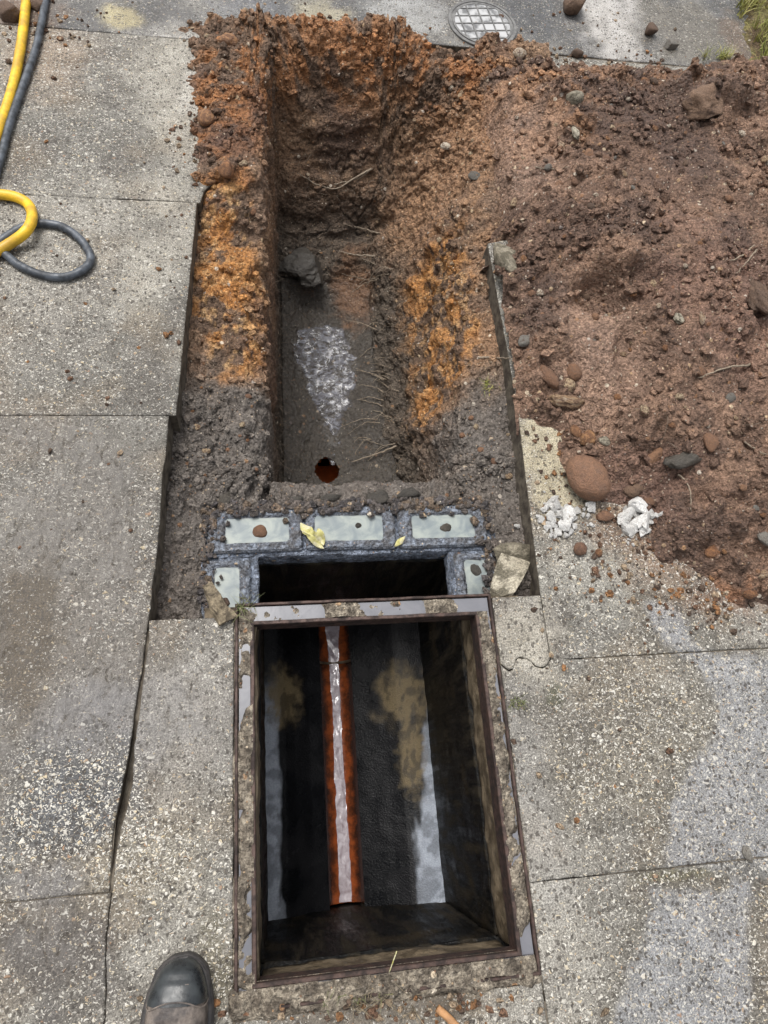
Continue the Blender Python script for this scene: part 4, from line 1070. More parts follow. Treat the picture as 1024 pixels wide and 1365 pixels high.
# ================================================================== IRON FRAME
FR = empty('manhole_frame', (0, 0, 0))
tag(FR, 'rusted rectangular iron manhole frame with water lying in its groove, cover removed', 'manhole frame')
def ring_prism(name, x0, x1, y0, y1, t, z0, z1, mat, parent, wob=0.0, seed=0):
    """rectangular ring whose band is t wide, in short lengths so that its edges can wander"""
    def loop(a0, a1, b0, b1, n=26):
        P = []
        for (p, q) in (((a0, b0), (a1, b0)), ((a1, b0), (a1, b1)), ((a1, b1), (a0, b1)), ((a0, b1), (a0, b0))):
            for k in range(n): P.append((p[0] + (q[0] - p[0]) * k / n, p[1] + (q[1] - p[1]) * k / n))
        return np.array(P)
    O = loop(x0, x1, y0, y1); I_ = loop(x0 + t, x1 - t, y0 + t, y1 - t); n = len(O)
    e = 0.0012
    L = [(O, z0), (O, z1 - e), (O + (I_ - O) * (e / t), z1), (I_ + (O - I_) * (e / t), z1), (I_, z1 - e), (I_, z0)]
    V = []
    for P, z in L:
        dz = (fbm(P[:, 0], P[:, 1], 30, seed, 3) - .5) * wob * 2
        V.append(np.column_stack([P + dz[:, None] * 0.6, np.full(n, z) + dz * (z > z0 + 1e-6)]))
    V = np.concatenate(V); m = len(L)
    F = [(r * n + k, r * n + (k + 1) % n, ((r + 1) % m) * n + (k + 1) % n, ((r + 1) % m) * n + k) for r in range(m) for k in range(n)]
    return mesh_py(name, V, F, mat, parent, False)
ring_prism('outer_rim', -0.2620, 0.2630, -0.3400, 0.3445, 0.0055, -0.045, 0.0035, M_RUST, FR, 0.0012, 501)
ring_prism('inner_rim', -0.2330, 0.2330, -0.3080, 0.3080, 0.0075, -0.045, 0.0030, M_RUST, FR, 0.0012, 502)
ring_prism('bed', -0.2548, 0.2558, -0.3328, 0.3373, 0.0220, -0.045, -0.0140, M_RUST, FR, 0.0, 503)
def groove(name, level, amp, mat, seed, flat=False):
    V = []; F = []
    def strip(x0, x1, y0, y1, bias):
        nonlocal V, F
        nx, ny = max(6, int((x1 - x0) / 0.0035)), max(6, int((y1 - y0) / 0.0035))
        X, Y = np.meshgrid(np.linspace(x0, x1, nx), np.linspace(y0, y1, ny))
        if flat: Z = np.full_like(X, level)
        else: Z = level + bias(X, Y) + (fbm(X, Y, 22, seed, 4) - .5) * amp + clods(X, Y, 0.012, seed + 3) * 0.25
        k = sum(len(v) for v in V)
        V.append(np.stack([X, Y, Z], -1).reshape(-1, 3)); F.append(grid_faces(ny, nx) + k)
    lo = lambda X, Y: -0.0042 + 0.004 * sstep(0.55, 0.7, fbm(X, Y, 16, seed + 9, 2)) + 0.010 * np.exp(-((X + 0.055) / 0.035) ** 2)
    hi = lambda X, Y: 0.0040 - 0.007 * sstep(0.244, 0.262, np.abs(X)) + 0.007 * (fbm(X, Y, 9, seed + 11, 2) - .5) - 0.0095 * sstep(0.52, 0.64, fbm(X * 1.2, Y, 16, seed + 7, 4))
    strip(-0.2545, 0.2555, 0.3085, 0.3370, lo); strip(-0.2545, 0.2555, -0.3325, -0.3085, lambda X, Y: 0.0045 + 0 * X)
    m = 0.0 if flat else 0.0115
    strip(-0.2545 - m, -0.2335 + 0.4 * m, -0.3078, 0.3078, hi); strip(0.2335 - 0.4 * m, 0.2555 + m, -0.3078, 0.3078, hi)
    return mesh_np(name, np.concatenate(V), np.concatenate(F), mat, FR)
groove('groove_dirt', -0.0012, 0.011, M_GROOVE, 511)
def spill():
    X, Y = np.meshgrid(np.arange(-0.285, 0.300, 0.003), np.arange(-0.372, -0.300, 0.003))
    lo = -0.352 + (fbm(X, Y * 0, 14, 524, 4) - .5) * 0.035; hi = -0.3045 - 0.010 * sstep(.5, .62, fbm(X, Y * 0, 20, 525, 3))
    e = np.minimum(sstep(-0.010, 0.012, Y - lo), sstep(-0.002, 0.006, hi - Y)) * sstep(-0.285, -0.262, X) * sstep(0.285, 0.235, X + 0.02 * (fbm(X, Y, 30, 526, 2) - .5))
    Z = -0.010 + e * (0.0115 + (fbm(X, Y, 26, 521, 4) - .5) * 0.016 + clods(X, Y, 0.018, 522) * 0.4 + clods(X, Y, 0.010, 523) * .5)
    Z = np.where(Y > -0.3075, np.minimum(Z, 0.0035), Z)
    mesh_np('mortar_spill', np.stack([X, Y, Z], -1).reshape(-1, 3), grid_faces(*X.shape), M_GROOVE, FR)
spill()
groove('groove_water', -0.0022, 0, M_GWATER, 512, True)

# ================================================================== ROUND GRATED COVER ON THE ROAD
def round_cover():
    c = at(643, 33, 0.0); r = 0.104
    t = empty('round_drain_cover', (c.x, c.y, 0.0), (0, 0, R(8)))
    tag(t, 'round gridded metal drain cover with wet pale pockets set in the road beyond the trench', 'drain cover')
    def annulus(name, r0, r1, z0, z1, mat, n=64):
        V = [(rr * math.cos(2 * math.pi * i / n), rr * math.sin(2 * math.pi * i / n), z) for rr, z in ((r1, z0), (r1, z1), (r0, z1), (r0, z0)) for i in range(n)]
        F = [(q * n + i, q * n + (i + 1) % n, ((q + 1) % 4) * n + (i + 1) % n, ((q + 1) % 4) * n + i) for q in range(4) for i in range(n)]
        return mesh_py(name, V, F, mat, t)
    MI = make_plain('wet_cast_iron', lin(124, 123, 121), lin(94, 93, 92), 0.45, 60, 0.5, 0.001, 0.3)
    annulus('frame_ring', r - 0.004, r + 0.004, -0.03, 0.0050, MI); annulus('cover_ring', r - 0.016, r - 0.009, -0.03, 0.0058, MI)
    annulus('plate', 0.0005, r - 0.0035, -0.03, 0.0032, MI)
    m, nt = newmat('cover_water'); v = N(nt, 'TexCoord').outputs['Object']
    OUT(nt, MIXC(nt, MR(nt, NOISE(nt, v, 26, 4), .36, .56), lin(104, 104, 104), lin(178, 178, 178)), 0.15, None)
    annulus('water', 0.0005, r - 0.0162, -0.02, 0.0046, m)
    for ax in (0, 1):
        for k in range(-2, 3):
            o = k * 0.034; h = math.sqrt(max(0, (r - 0.0165) ** 2 - o * o)); bm = bmesh.new()
            if ax == 0: add_box(bm, o - 0.0022, o + 0.0022, -h, h, -0.02, 0.0066 + 0.0003, 0.0006)
            else: add_box(bm, -h, h, o - 0.0022, o + 0.0022, -0.02, 0.0066, 0.0006)
            bm_obj('rib', bm, MI, t)
round_cover()

# ================================================================== HOSES
def hose(name, ctrl, r, mat, label):
    pts = []
    for q in ctrl:
        p = at(q[0], q[1], r + (q[2] if len(q) > 2 else 0.0)); pts.append(p)
    path = smooth_path(pts, 12)
    o = tube(name, path, r, mat, None, 14)
    return tag(o, label, 'hose')
hose('yellow_hose', [(42, -120), (37, -40), (35, 0), (29, 55), (19, 108), (3, 160), (-22, 220), (-80, 290), (-130, 350), (-110, 395), (-50, 362), (8, 328, .006), (34, 309, .02), (43, 290, .014), (38, 273), (22, 263), (-4, 259), (-60, 258), (-160, 300), (-300, 320)], 0.0122, M_HY, 'bright yellow rubber hose running down the left edge and curling over the black hose')
hose('black_hose', [(74, -120), (67, -40), (61, 0), (49, 60), (33, 108), (14, 162), (0, 215), (-16, 262), (-48, 318), (-60, 350), (-30, 346), (0, 322), (28, 304), (52, 298), (82, 302), (108, 320), (121, 343), (113, 358), (88, 369), (58, 367), (28, 355), (8, 340), (-12, 328, .004), (-60, 330, .018), (-140, 372), (-300, 400)], 0.0096, M_HB, 'black rubber hose beside the yellow one, ending in a round loop on the slab')

# ================================================================== STONES
def stone_mesh(name, seed, sub=2, angular=0.0, rough=0.18, shape=(1, 1, 1)):
    rr = random.Random(seed)
    bm = bmesh.new(); bmesh.ops.create_icosphere(bm, subdivisions=sub, radius=1.0)
    off = Vector((rr.uniform(-50, 50), rr.uniform(-50, 50), rr.uniform(-50, 50)))
    planes = []
    for _ in range(int(4 + 7 * angular) if angular < 1 else 7):
        v = Vector((rr.gauss(0, 1), rr.gauss(0, 1), rr.gauss(0, 1))).normalized()
        planes.append((v, (rr.uniform(0.34, 0.60) if angular >= 1 else rr.uniform(0.45, 0.8)) if angular > 0 else 0.9))
    for v in bm.verts:
        d = v.co.normalized()
        r = 1 + rough * 1.6 * mnoise.noise(d * 0.9 + off) + rough * 0.8 * mnoise.noise(d * 2.3 + off) + rough * 0.3 * mnoise.noise(d * 5 + off) + rough * 0.2 * mnoise.noise(d * 11 + off)
        p = d * r
        if angular > 0:
            for n, dist in planes:
                e = p.dot(n) - dist
                if e > 0: p -= n * e * (0.6 + 0.4 * angular)
        v.co = Vector((p.x * shape[0], p.y * shape[1], p.z * shape[2]))
    me = bpy.data.meshes.new(name); bm.to_mesh(me); bm.free()
    me.polygons.foreach_set('use_smooth', [angular < 0.6] * len(me.polygons))
    return me
def put_stone(name, px, py, wpx, hpx, mat, label, cat, rz=0.0, angular=0.0, rough=0.18, sink=0.35, thick=0.7, sub=3, seed=None, tilt=0.0, group=None):
    p, n = find(px, py)
    k = (p - CL).dot(CM @ Vector((0, 0, -1))) / FPX
    a, b = wpx * k / 2, hpx * k / 2; c = min(a, b) * thick
    me = stone_mesh(name, seed if seed is not None else int(px * 7 + py), sub, angular, rough)
    me.materials.append(mat)
    o = bpy.data.objects.new(name, me); link(o)
    if p.z > 0.01 or p.x < edge_right(p.y): sink = min(0.6, sink + 0.1)
    o.scale = (a, b, c); o.location = p + Vector((0, 0, c * (1 - 2 * sink)))
    o.rotation_euler = (tilt, tilt * 0.6, rz)
    return tag(o, label, cat, group)

put_stone('cobble', 780, 639, 52, 68, M_BROWNST, 'large smooth oval brown cobble beside the white mortar crumbs', 'stone', R(28), 0, 0.07, 0.22, 0.8, 4)
put_stone('stone', 763, 14, 38, 34, M_MUDST, 'rough round brown stone on the road right of the round cover', 'stone', 0, 0.3, 0.2, 0.15, 0.9)
put_stone('stone', 865, 44, 19, 18, M_MUDST, 'small brown stone lying on the white stained road', 'stone', 0.4, 0.3, 0.2, 0.15, 0.9)
put_stone('stone', 893, 62, 26, 19, M_GREYST, 'flat grey angular stone at the far edge of the soil heap', 'stone', 0.2, 0.8, 0.12, 0.25, 0.7)
put_stone('pebble', 691, 77, 18, 16, M_FLINT, 'rounded tan pebble just below the round drain cover', 'stone', 0.2, 0, 0.12, 0.15, 0.9)
put_stone('pebble', 768, 75, 16, 13, M_MUDST, 'squat brown pebble by the road edge below the round brown stone', 'stone', 0.2, 0.2, 0.12, 0.2, 0.9)
put_stone('stone', 766, 131, 24, 22, M_PALEST, 'pale greyish stone half buried near the far left of the heap', 'stone', 0.2, 0.2, 0.12, 0.4, 0.9)
put_stone('stone', 275, 160, 22, 26, M_ORANGEST, 'rounded orange brown stone at the left edge of the far soil bank', 'stone', 0.1, 0, 0.1, 0.2, 0.8)
put_stone('stone', 303, 227, 24, 28, M_ORANGEST, 'glossy amber stone with a pale chip on the soil left of the trench', 'stone', 0.5, 0.5, 0.1, 0.25, 0.9)
put_stone('clod', 303, 57, 28, 20, M_ORANGEST, 'loose orange clod of earth on the paving left of the far bank', 'clod', 0.1, 0.2, 0.25, 0.2, 0.8)
put_stone('pebble', 281, 243, 14, 10, M_ORANGEST, 'small orange pebble just below the amber stone', 'stone', 0.1, 0, 0.12, 0.2, 0.8)
put_stone('flint_nodule', 752, 536, 44, 20, M_FLINT, 'knobbly tan flint nodule at the front edge of the heap', 'stone', -0.15, 0, 0.35, 0.25, 0.9)
put_stone('flint_nodule', 732, 506, 18, 34, M_BROWNST, 'long brown flint finger touching the knobbly nodule', 'stone', 0.5, 0, 0.3, 0.3, 0.9)
put_stone('pebble', 757, 515, 18, 18, M_FLINT, 'yellowish rounded flint above the knobbly nodule', 'stone', 0.5, 0, 0.2, 0.3, 0.9)
put_stone('pebble', 764, 497, 20, 24, M_BROWNST, 'smooth brown egg shaped stone at the top of the flint cluster', 'stone', 0.2, 0, 0.12, 0.3, 0.9)
put_stone('rubble_chunk', 672, 770, 92, 72, M_PALEST, 'big angular chunk of broken concrete with a pale face beside the right brick', 'rubble', 0.55, 1.0, 0.06, 0.12, 0.9, 2, seed=23)
put_stone('rubble_chunk', 686, 735, 60, 50, M_PALEST, 'smaller pale rubble chunk leaning against the right slab edge', 'rubble', 0.2, 1.0, 0.08, 0.2, 0.8, 2, seed=12)
put_stone('pebble', 771, 733, 19, 18, M_BROWNST, 'round brown pebble on the bare concrete below the white crumbs', 'stone', 0.2, 0, 0.12, 0.2, 0.9)
put_stone('pebble', 797, 738, 10, 11, M_ORANGEST, 'tiny orange pebble right of the round brown pebble on bare concrete', 'stone', 0.2, 0, 0.12, 0.2, 0.9)
put_stone('stone', 768, 576, 14, 22, M_ORANGEST, 'narrow orange stone standing above the large oval cobble', 'stone', 0.3, 0.2, 0.12, 0.3, 0.9)
put_stone('stone', 783, 586, 28, 22, M_ORANGEST, 'orange brown stone directly above the large oval cobble', 'stone', 0.6, 0.3, 0.15, 0.3, 0.9)
put_stone('stone', 806, 588, 20, 14, M_PALEST, 'small whitish stone right of the orange stones above the cobble', 'stone', -0.4, 0.4, 0.15, 0.3, 0.9)
put_stone('stone', 873, 608, 28, 20, M_BROWNST, 'brown stone left of the dark grey clay lump on the heap', 'stone', 0.5, 0.3, 0.15, 0.3, 0.8)
put_stone('clay_lump', 910, 616, 52, 26, M_CLAYLUMP, 'dark blackish clay lump in the lower part of the heap', 'clay lump', 0.15, 0.2, 0.35, 0.3, 0.8)
put_stone('stone', 946, 590, 24, 30, M_BROWNST, 'brown stone to the right above the dark clay lump', 'stone', 0.1, 0.1, 0.12, 0.4, 0.8)
put_stone('pebble', 859, 547, 12, 16, M_FLINT, 'small bright yellow flint pebble in the middle of the heap', 'stone', 0.1, 0, 0.12, 0.25, 0.8)
put_stone('pebble', 905, 529, 13, 9, M_FLINT, 'flat pale pebble right of the bright yellow pebble', 'stone', 0.1, 0, 0.12, 0.25, 0.8)
put_stone('rubble_chunk', 675, 346, 34, 62, M_PALEST, 'tall pale rubble lump half buried at the broken right slab edge', 'rubble', 0.1, 0.4, 0.22, 0.4, 0.8)
put_stone('pebble', 632, 237, 18, 15, M_GREYST, 'dark grey flat flint on the sandy bank right of the trench', 'stone', 0.3, 0.3, 0.12, 0.25, 0.8)
put_stone('pebble', 596, 196, 18, 12, M_FLINT, 'tan bean shaped pebble on the sandy bank right of the trench', 'stone', 0.1, 0, 0.12, 0.25, 0.8)
put_stone('pebble', 612, 130, 11, 14, M_FLINT, 'white chipped flint on the orange bank beyond the trench', 'stone', 0.1, 0.6, 0.12, 0.2, 0.8)
put_stone('pebble', 346, 711, 20, 19, M_BROWNST, 'round brown pebble standing in the milky left brick frog', 'stone', 0.1, 0.1, 0.12, 0.15, 0.8)
put_stone('pebble', 477, 701, 9, 8, M_CLAYLUMP, 'dark pebble poking out of the milky middle brick frog', 'stone', 0.1, 0.1, 0.12, 0.15, 0.8)
put_stone('mud_clot', 594, 703, 15, 13, M_CLAYLUMP, 'grey mud clot lying in the milky right brick frog', 'clod', 0.1, 0.1, 0.3, 0.2, 0.6)
put_stone('mud_clot', 634, 760, 14, 17, M_CLAYLUMP, 'brown mud clot in the frog of the short right brick', 'clod', 0.4, 0.1, 0.3, 0.2, 0.6)
put_stone('stone', 301, 803, 14, 15, M_MUDST, 'brown stone resting on the short left brick by the splinter', 'stone', 0.4, 0.3, 0.2, 0.2, 0.8)
put_stone('stone', 996, 1139, 15, 22, M_GREYST, 'small shell shaped stone lying on the slab near the right edge', 'stone', 0.3, 0.3, 0.12, 0.2, 0.6)
put_stone('clay_lump', 408, 350, 62, 62, M_CLAYLUMP, 'large dark grey clay lump at the far end of the trench floor', 'clay lump', 0.2, 0.9, 0.3, 0.42, 0.45, 4)
put_stone('clod', 14, 22, 34, 38, M_MUDST, 'rough brown clod under the yellow hose in the far left corner', 'clod', 0.2, 0.3, 0.3, 0.2, 0.8)
put_stone('clod', 52, 10, 22, 26, M_MUDST, 'brown clod between the two hoses in the far left corner', 'clod', 0.9, 0.3, 0.3, 0.2, 0.8)
put_stone('soil_clod', 945, 138, 64, 46, M_MUDST, 'largest craggy clod of brown soil, on the far right of the heap', 'clod', 0.3, 0.2, 0.42, 0.45, 0.7, 4)
put_stone('soil_clod', 1012, 395, 40, 54, M_MUDST, 'craggy soil clod at the right edge of the heap', 'clod', 0.3, 0.2, 0.4, 0.45, 0.7, 4)
put_stone('clod', 1000, 792, 22, 16, M_ORANGEST, 'orange clod at the front edge of the heap near the right side', 'clod', 0.3, 0.2, 0.3, 0.35, 0.8)
put_stone('stone', 948, 735, 28, 18, M_ORANGEST, 'orange stone in the front edge of the heap right of the mortar crumbs', 'stone', 0.2, 0.2, 0.25, 0.35, 0.8)
put_stone('stone', 1018, 718, 18, 26, M_GREYST, 'dark grey stone at the right side of the heap front', 'stone', 0.2, 0.4, 0.2, 0.35, 0.8)
put_stone('stone', 698, 455, 26, 16, M_GREYST, 'blackish stone on the heap beside the right slab edge', 'stone', 0.2, 0.4, 0.2, 0.3, 0.8)
put_stone('stone', 905, 425, 16, 18, M_PALEST, 'pale broken stone in the right half of the heap', 'stone', 0.4, 0.6, 0.2, 0.3, 0.8)
put_stone('stone', 936, 424, 9, 22, M_FLINT, 'slim upright yellowish flint right of the pale broken stone', 'stone', -0.2, 0.2, 0.2, 0.3, 0.8)
put_stone('stone', 768, 178, 12, 22, M_PALEST, 'slim pale flint upright in the left part of the heap', 'stone', 0.1, 0.4, 0.2, 0.3, 0.8)
for (px_, py_, w_, h_, lb_) in ((505, 662, 34, 20, 'dark wet mud clot on the trench lip above the middle brick'), (545, 657, 40, 18, 'long dark mud clot on the trench lip above the right brick'),
                                (440, 664, 26, 16, 'dark mud clot on the trench lip above the yellow leaf'), (602, 668, 30, 20, 'grey mud clot at the far corner of the right brick'), (300, 668, 34, 22, 'grey mud clot above the left brick'),
                                (392, 668, 24, 15, 'small mud clot on the lip between the left and middle bricks')):
    put_stone('mud_clot', px_, py_, w_, h_, M_CLAYLUMP, lb_, 'clod', 0.1, 0.3, 0.4, 0.35, 0.7, 3)
put_stone('clod', 806, 688, 24, 20, M_BROWNST, 'reddish clod between the two heaps of white crumbs', 'clod', 0.1, 0.2, 0.25, 0.3, 0.8)
put_stone('stone', 845, 652, 26, 22, M_MUDST, 'muddy brown stone above the right hand white crumbs', 'stone', 0.1, 0.2, 0.2, 0.4, 0.8)

# crumbled white mortar, two little heaps
def crumbs(cx, cy, pts, label):
    c = at(cx, cy, 0)
    t = tag(empty('mortar_crumbs', (c.x, c.y, 0)), label, 'mortar')
    ms = [stone_mesh('crumb', 900 + k, 3, 0.75, 0.6) for k in range(6)]
    for m in ms: m.materials.append(M_WHITE)
    for i, (px, py, sz) in enumerate(pts):
        p, n = find(px, py); o = link(bpy.data.objects.new('crumb', ms[i % 6]), t)
        k = (p - CL).length / FPX * sz / 2
        o.location = p - c + Vector((0, 0, k * 0.45)); o.location.z = p.z + k * 0.4
        o.scale = (k * random.uniform(.9, 1.2), k * random.uniform(.8, 1.1), k * random.uniform(.6, .85)); o.rotation_euler = (random.uniform(-.5, .5), random.uniform(-.5, .5), random.uniform(0, 6))
rr = random.Random(5)
def cl_pts(cx, cy, rx, ry, n, s0, s1):
    return [(cx + rr.gauss(0, .45) * rx, cy + rr.gauss(0, .45) * ry, rr.uniform(s0, s1) ** 1.0) for _ in range(n)]
crumbs(745, 687, [(738, 672, 24), (756, 690, 26), (733, 692, 18), (748, 702, 15), (725, 680, 12), (744, 712, 12), (788, 676, 18), (719, 690, 9)] + cl_pts(745, 690, 34, 24, 70, 3, 11), 'crumbled white mortar spread on bare concrete by the slab edge')
crumbs(842, 690, [(845, 674, 28), (832, 690, 26), (855, 697, 28), (832, 706, 20), (856, 708, 18), (866, 686, 15), (843, 684, 15)] + cl_pts(846, 694, 30, 26, 50, 3, 10), 'compact lump of white crumbled mortar at the heap front')

# splinter of wood / edge stone by the left slab
def splinter():
    p, n = find(290, 806)
    bm = bmesh.new(); add_box(bm, -0.014, 0.014, -0.042, 0.042, -0.010, 0.010)
    bmesh.ops.subdivide_edges(bm, edges=bm.edges[:], cuts=5, use_grid_fill=True)
    for v in bm.verts:
        q = v.co.copy(); v.co += Vector((mnoise.noise(q * 60), mnoise.noise(q * 60 + Vector((9, 0, 0))), mnoise.noise(q * 60 + Vector((0, 7, 0))))) * 0.006
        v.co.x *= 1 - 0.35 * (v.co.y / 0.042)
    o = bm_obj('wood_splinter', bm, M_SPLINTER, None, False)
    o.location = p + Vector((0, 0, 0.014)); o.rotation_euler = (R(14), R(8), R(30))
    tag(o, 'weathered wooden splinter leaning beside the short left brick', 'wood')
splinter()

# ------------------------------------------------ pebbles: the ones that show, one by one
PEB = []
for k in range(14):
    PEB.append(stone_mesh('pebble', 100 + k, 2, 0.0 if k % 3 else 0.5, 0.16))
def scatter(P, Nn, mask, count, seed):
    r = np.random.default_rng(seed)
    idx = np.flatnonzero(mask.reshape(-1)); w = mask.reshape(-1)[idx].astype(float); w /= w.sum()
    return r.choice(idx, size=count, replace=False, p=w)
def in_view(p):
    q = CM.transposed() @ (Vector(p) - CL)
    return q.z < 0 and abs(q.x / -q.z) < 0.565 and abs(q.y / -q.z) < 0.75
def pebbles(P, Nn, mask, count, seed, mats, wts, lo, hi, label, group):
    r = random.Random(seed); V = P.reshape(-1, 3); n_ = Nn.reshape(-1, 3); cache = {}
    made = 0
    for i in scatter(P, Nn, mask, count * 3, seed):
        if made >= count: break
        if not in_view(V[i]): continue
        mt = r.choices(mats, wts)[0]; base = r.choice(PEB); key = (mt.name, base.name)
        if key not in cache:
            me = base.copy(); me.materials.clear(); me.materials.append(mt); cache[key] = me
        o = bpy.data.objects.new('pebble', cache[key]); COL.objects.link(o)
        s = lo + (hi - lo) * r.random() ** 2.2
        o.scale = (s * r.uniform(.8, 1.3), s * r.uniform(.75, 1.0), s * r.uniform(.5, .8))
        o.rotation_euler = (r.uniform(-.4, .4), r.uniform(-.4, .4), r.uniform(0, 6.3))
        o.location = Vector(V[i]) + Vector(n_[i]) * s * 0.15
        tag(o, label(mt, o.location), 'pebble', group); made += 1
KIND = {'flint_pebble': 'pale tan flint pebble', 'brown_stone': 'plain brown pebble', 'orange_stone': 'orange ochre pebble', 'grey_stone': 'grey pebble', 'muddy_lump': 'mud caked brown pebble'}
def zone(y): return 'far' if y > 1.65 else ('middle' if y > 1.05 else 'near')
hm = HK & (HP[..., 2] > 0.004)
pebbles(HP, HN, hm * 1.0, 150, 31, [M_FLINT, M_BROWNST, M_ORANGEST, M_GREYST, M_MUDST], [4, 3, 2, .6, 2], 0.006, 0.0145, lambda m, p: 'small %s in the %s part of the spoil heap\'s %s half' % (KIND[m.name], zone(p.y), 'left' if p.x < 0.8 else 'right'), 'pebbles in the spoil heap')
TZ = TP[..., 2]; TX = TP[..., 0]; TY = TP[..., 1]
lm = (TX < -0.19) & (TX > -0.40) & (TY > 0.62) & (TY < 2.1) & (TZ > -0.13)
pebbles(TP, TN, lm * 1.0, 60, 32, [M_FLINT, M_ORANGEST, M_BROWNST], [3, 4, 2], 0.005, 0.011, lambda m, p: 'small %s in the %s part of the ledge left of the trench' % (KIND[m.name], zone(p.y)), 'pebbles on the left ledge')
rm = (TX > 0.24) & (TX < 0.62) & (TY > 0.62) & (TY < 2.1) & (TZ > -0.2) & ((TX < 0.385) | (TY > 1.35))
pebbles(TP, TN, rm * 1.0, 60, 33, [M_FLINT, M_ORANGEST, M_BROWNST, M_GREYST], [4, 2, 2, .7], 0.005, 0.011, lambda m, p: 'small %s in the %s part of the bank right of the trench' % (KIND[m.name], zone(p.y)), 'pebbles on the right bank')

# ------------------------------------------------ crumbly earth: uncountable small clods
def clod_cloud(name, P, Nn, C, weight, count, lo, hi, seed, mat, pw=2.5):
    r = np.random.default_rng(seed)
    bm = bmesh.new(); bmesh.ops.create_icosphere(bm, subdivisions=1, radius=1.0); bm.verts.ensure_lookup_table()
    base = np.array([v.co[:] for v in bm.verts]); tri = np.array([[v.index for v in f.verts] for f in bm.faces]); bm.free()
    w = weight.reshape(-1).astype(float); w /= w.sum()
    idx = r.choice(len(w), size=count, p=w)
    V0 = P.reshape(-1, 3)[idx]; n0 = Nn.reshape(-1, 3)[idx]; c0 = C.reshape(-1, 3)[idx]
    s = lo + (hi - lo) * r.random(count) ** pw
    jit = 1 + (r.random((count, len(base))) - 0.5) * 0.75
    ax = 0.7 + 0.6 * r.random((count, 1, 3))
    sh = base[None] * jit[..., None] * ax
    a = r.random(count) * 6.283; ca, sa = np.cos(a)[:, None], np.sin(a)[:, None]
    sh = np.stack([sh[..., 0] * ca - sh[..., 1] * sa, sh[..., 0] * sa + sh[..., 1] * ca, sh[..., 2] * 0.8], -1)
    V = V0[:, None] + sh * s[:, None, None] + n0[:, None] * (s * 0.25)[:, None, None] + (r.random((count, 1, 3)) - 0.5) * 0.004
    F = (tri[None] + (np.arange(count) * len(base))[:, None, None]).reshape(-1, 3)
    tint = (0.72 + 0.55 * r.random((count, 1, 1)))
    col = np.repeat(np.clip(c0[:, None] * tint, 0.005, 0.9), len(base), 1)
    o = mesh_np(name, V.reshape(-1, 3), F, mat, None, col.reshape(-1, 3), {'wet': np.full(len(V.reshape(-1, 3)), 0.15)}, smooth=False)
    return tag(o, kind='stuff')
tread = np.clip(blob(HP[..., 0], HP[..., 1], 800, 470, 62, 95, s=64, rag=.25, z=.08) + .9 * blob(HP[..., 0], HP[..., 1], 690, 190, 60, 80, s=65, z=.05), 0, 1)
hw = hm * (1 - 0.9 * tread) * (0.25 + sstep(0.4, 0.65, fbm(HP[..., 0], HP[..., 1], 6, 801, 4))) * (HP[..., 0] < 1.62) * (1 - 0.6 * np.clip(blob(HP[..., 0], HP[..., 1], 920, 300, 120, 160, z=.1, s=96, edge=.7), 0, 1))
clod_cloud('heap_clods', HP, HN, HC, hw, 7500, 0.0018, 0.0145, 41, MH, 3.5)
edge_l = (TX > -0.42) & (TX < 0.62) & (TZ > -0.14) & (TY > 0.59) & (TY < 2.13) & ((TX < -0.19) | (TX > 0.23) | (TY > 1.9)) & ((TX < 0.39) | (TY > 1.3)) & ((TX > -0.36) | (TY < 1.3) | (TZ > 0.0))
clod_cloud('trench_clods', TP, TN, TC, edge_l * (0.2 + sstep(0.4, 0.65, fbm(TX, TY, 8, 802, 4))), 4200, 0.002, 0.012, 42, MS)
# crumbs strayed on to the paving round the heap and bank
def stray():
    r = np.random.default_rng(44)
    pts = []
    for (px, py, rx, ry, n) in ((860, 740, 120, 60, 380), (960, 800, 80, 40, 220), (740, 640, 45, 80, 200), (270, 150, 26, 110, 200), (400, 35, 130, 22, 160), (740, 80, 150, 16, 220), (60, 30, 70, 40, 160),
                                (230, 300, 30, 160, 50), (500, 1340, 190, 24, 260), (800, 900, 200, 250, 90), (120, 500, 130, 300, 80), (690, 30, 160, 40, 60)):
        for _ in range(n):
            p = at(px + r.normal() * rx * .6, py + r.normal() * ry * .6, 0.0)
            inside = edge_left(p.y) - 0.004 < p.x < edge_right(p.y) + 0.004 and 0.33 < p.y < 2.03
            hole = -0.27 < p.x < 0.27 and -0.345 < p.y < 0.36
            if not inside and not hole: pts.append((p.x, p.y, 0.0))
    P = np.array(pts)[:, None]; n = np.zeros_like(P); n[..., 2] = 1
    C = np.array([[random.choice([lin(112, 86, 68), lin(142, 104, 70), lin(92, 76, 64), lin(150, 132, 110)])] for _ in pts])
    clod_cloud('soil_crumbs', P, n, C, np.ones(len(pts)), len(pts), 0.0012, 0.008, 45, MH, 3.0)
stray()
def brick_mud():
    r = np.random.default_rng(46); pts = []
    while len(pts) < 800:
        x = r.uniform(-0.335, 0.315); y = 0.590 - abs(r.normal()) * 0.016
        if r.random() < .35: x = (-0.335 + abs(r.normal()) * 0.02) if r.random() < .5 else (0.313 - abs(r.normal()) * 0.02); y = r.uniform(0.35, 0.58)
        pts.append((x, y, -0.071))
    P = np.array(pts)[:, None]; n = np.zeros_like(P); n[..., 2] = 1
    C = np.array([[random.choice([lin(90, 84, 80), lin(104, 96, 90), lin(82, 78, 78), lin(112, 98, 84)])] for _ in pts])
    clod_cloud('mud_crumbs', P, n, C, np.ones(len(pts)), len(pts), 0.002, 0.011, 47, MS, 1.8)
brick_mud()

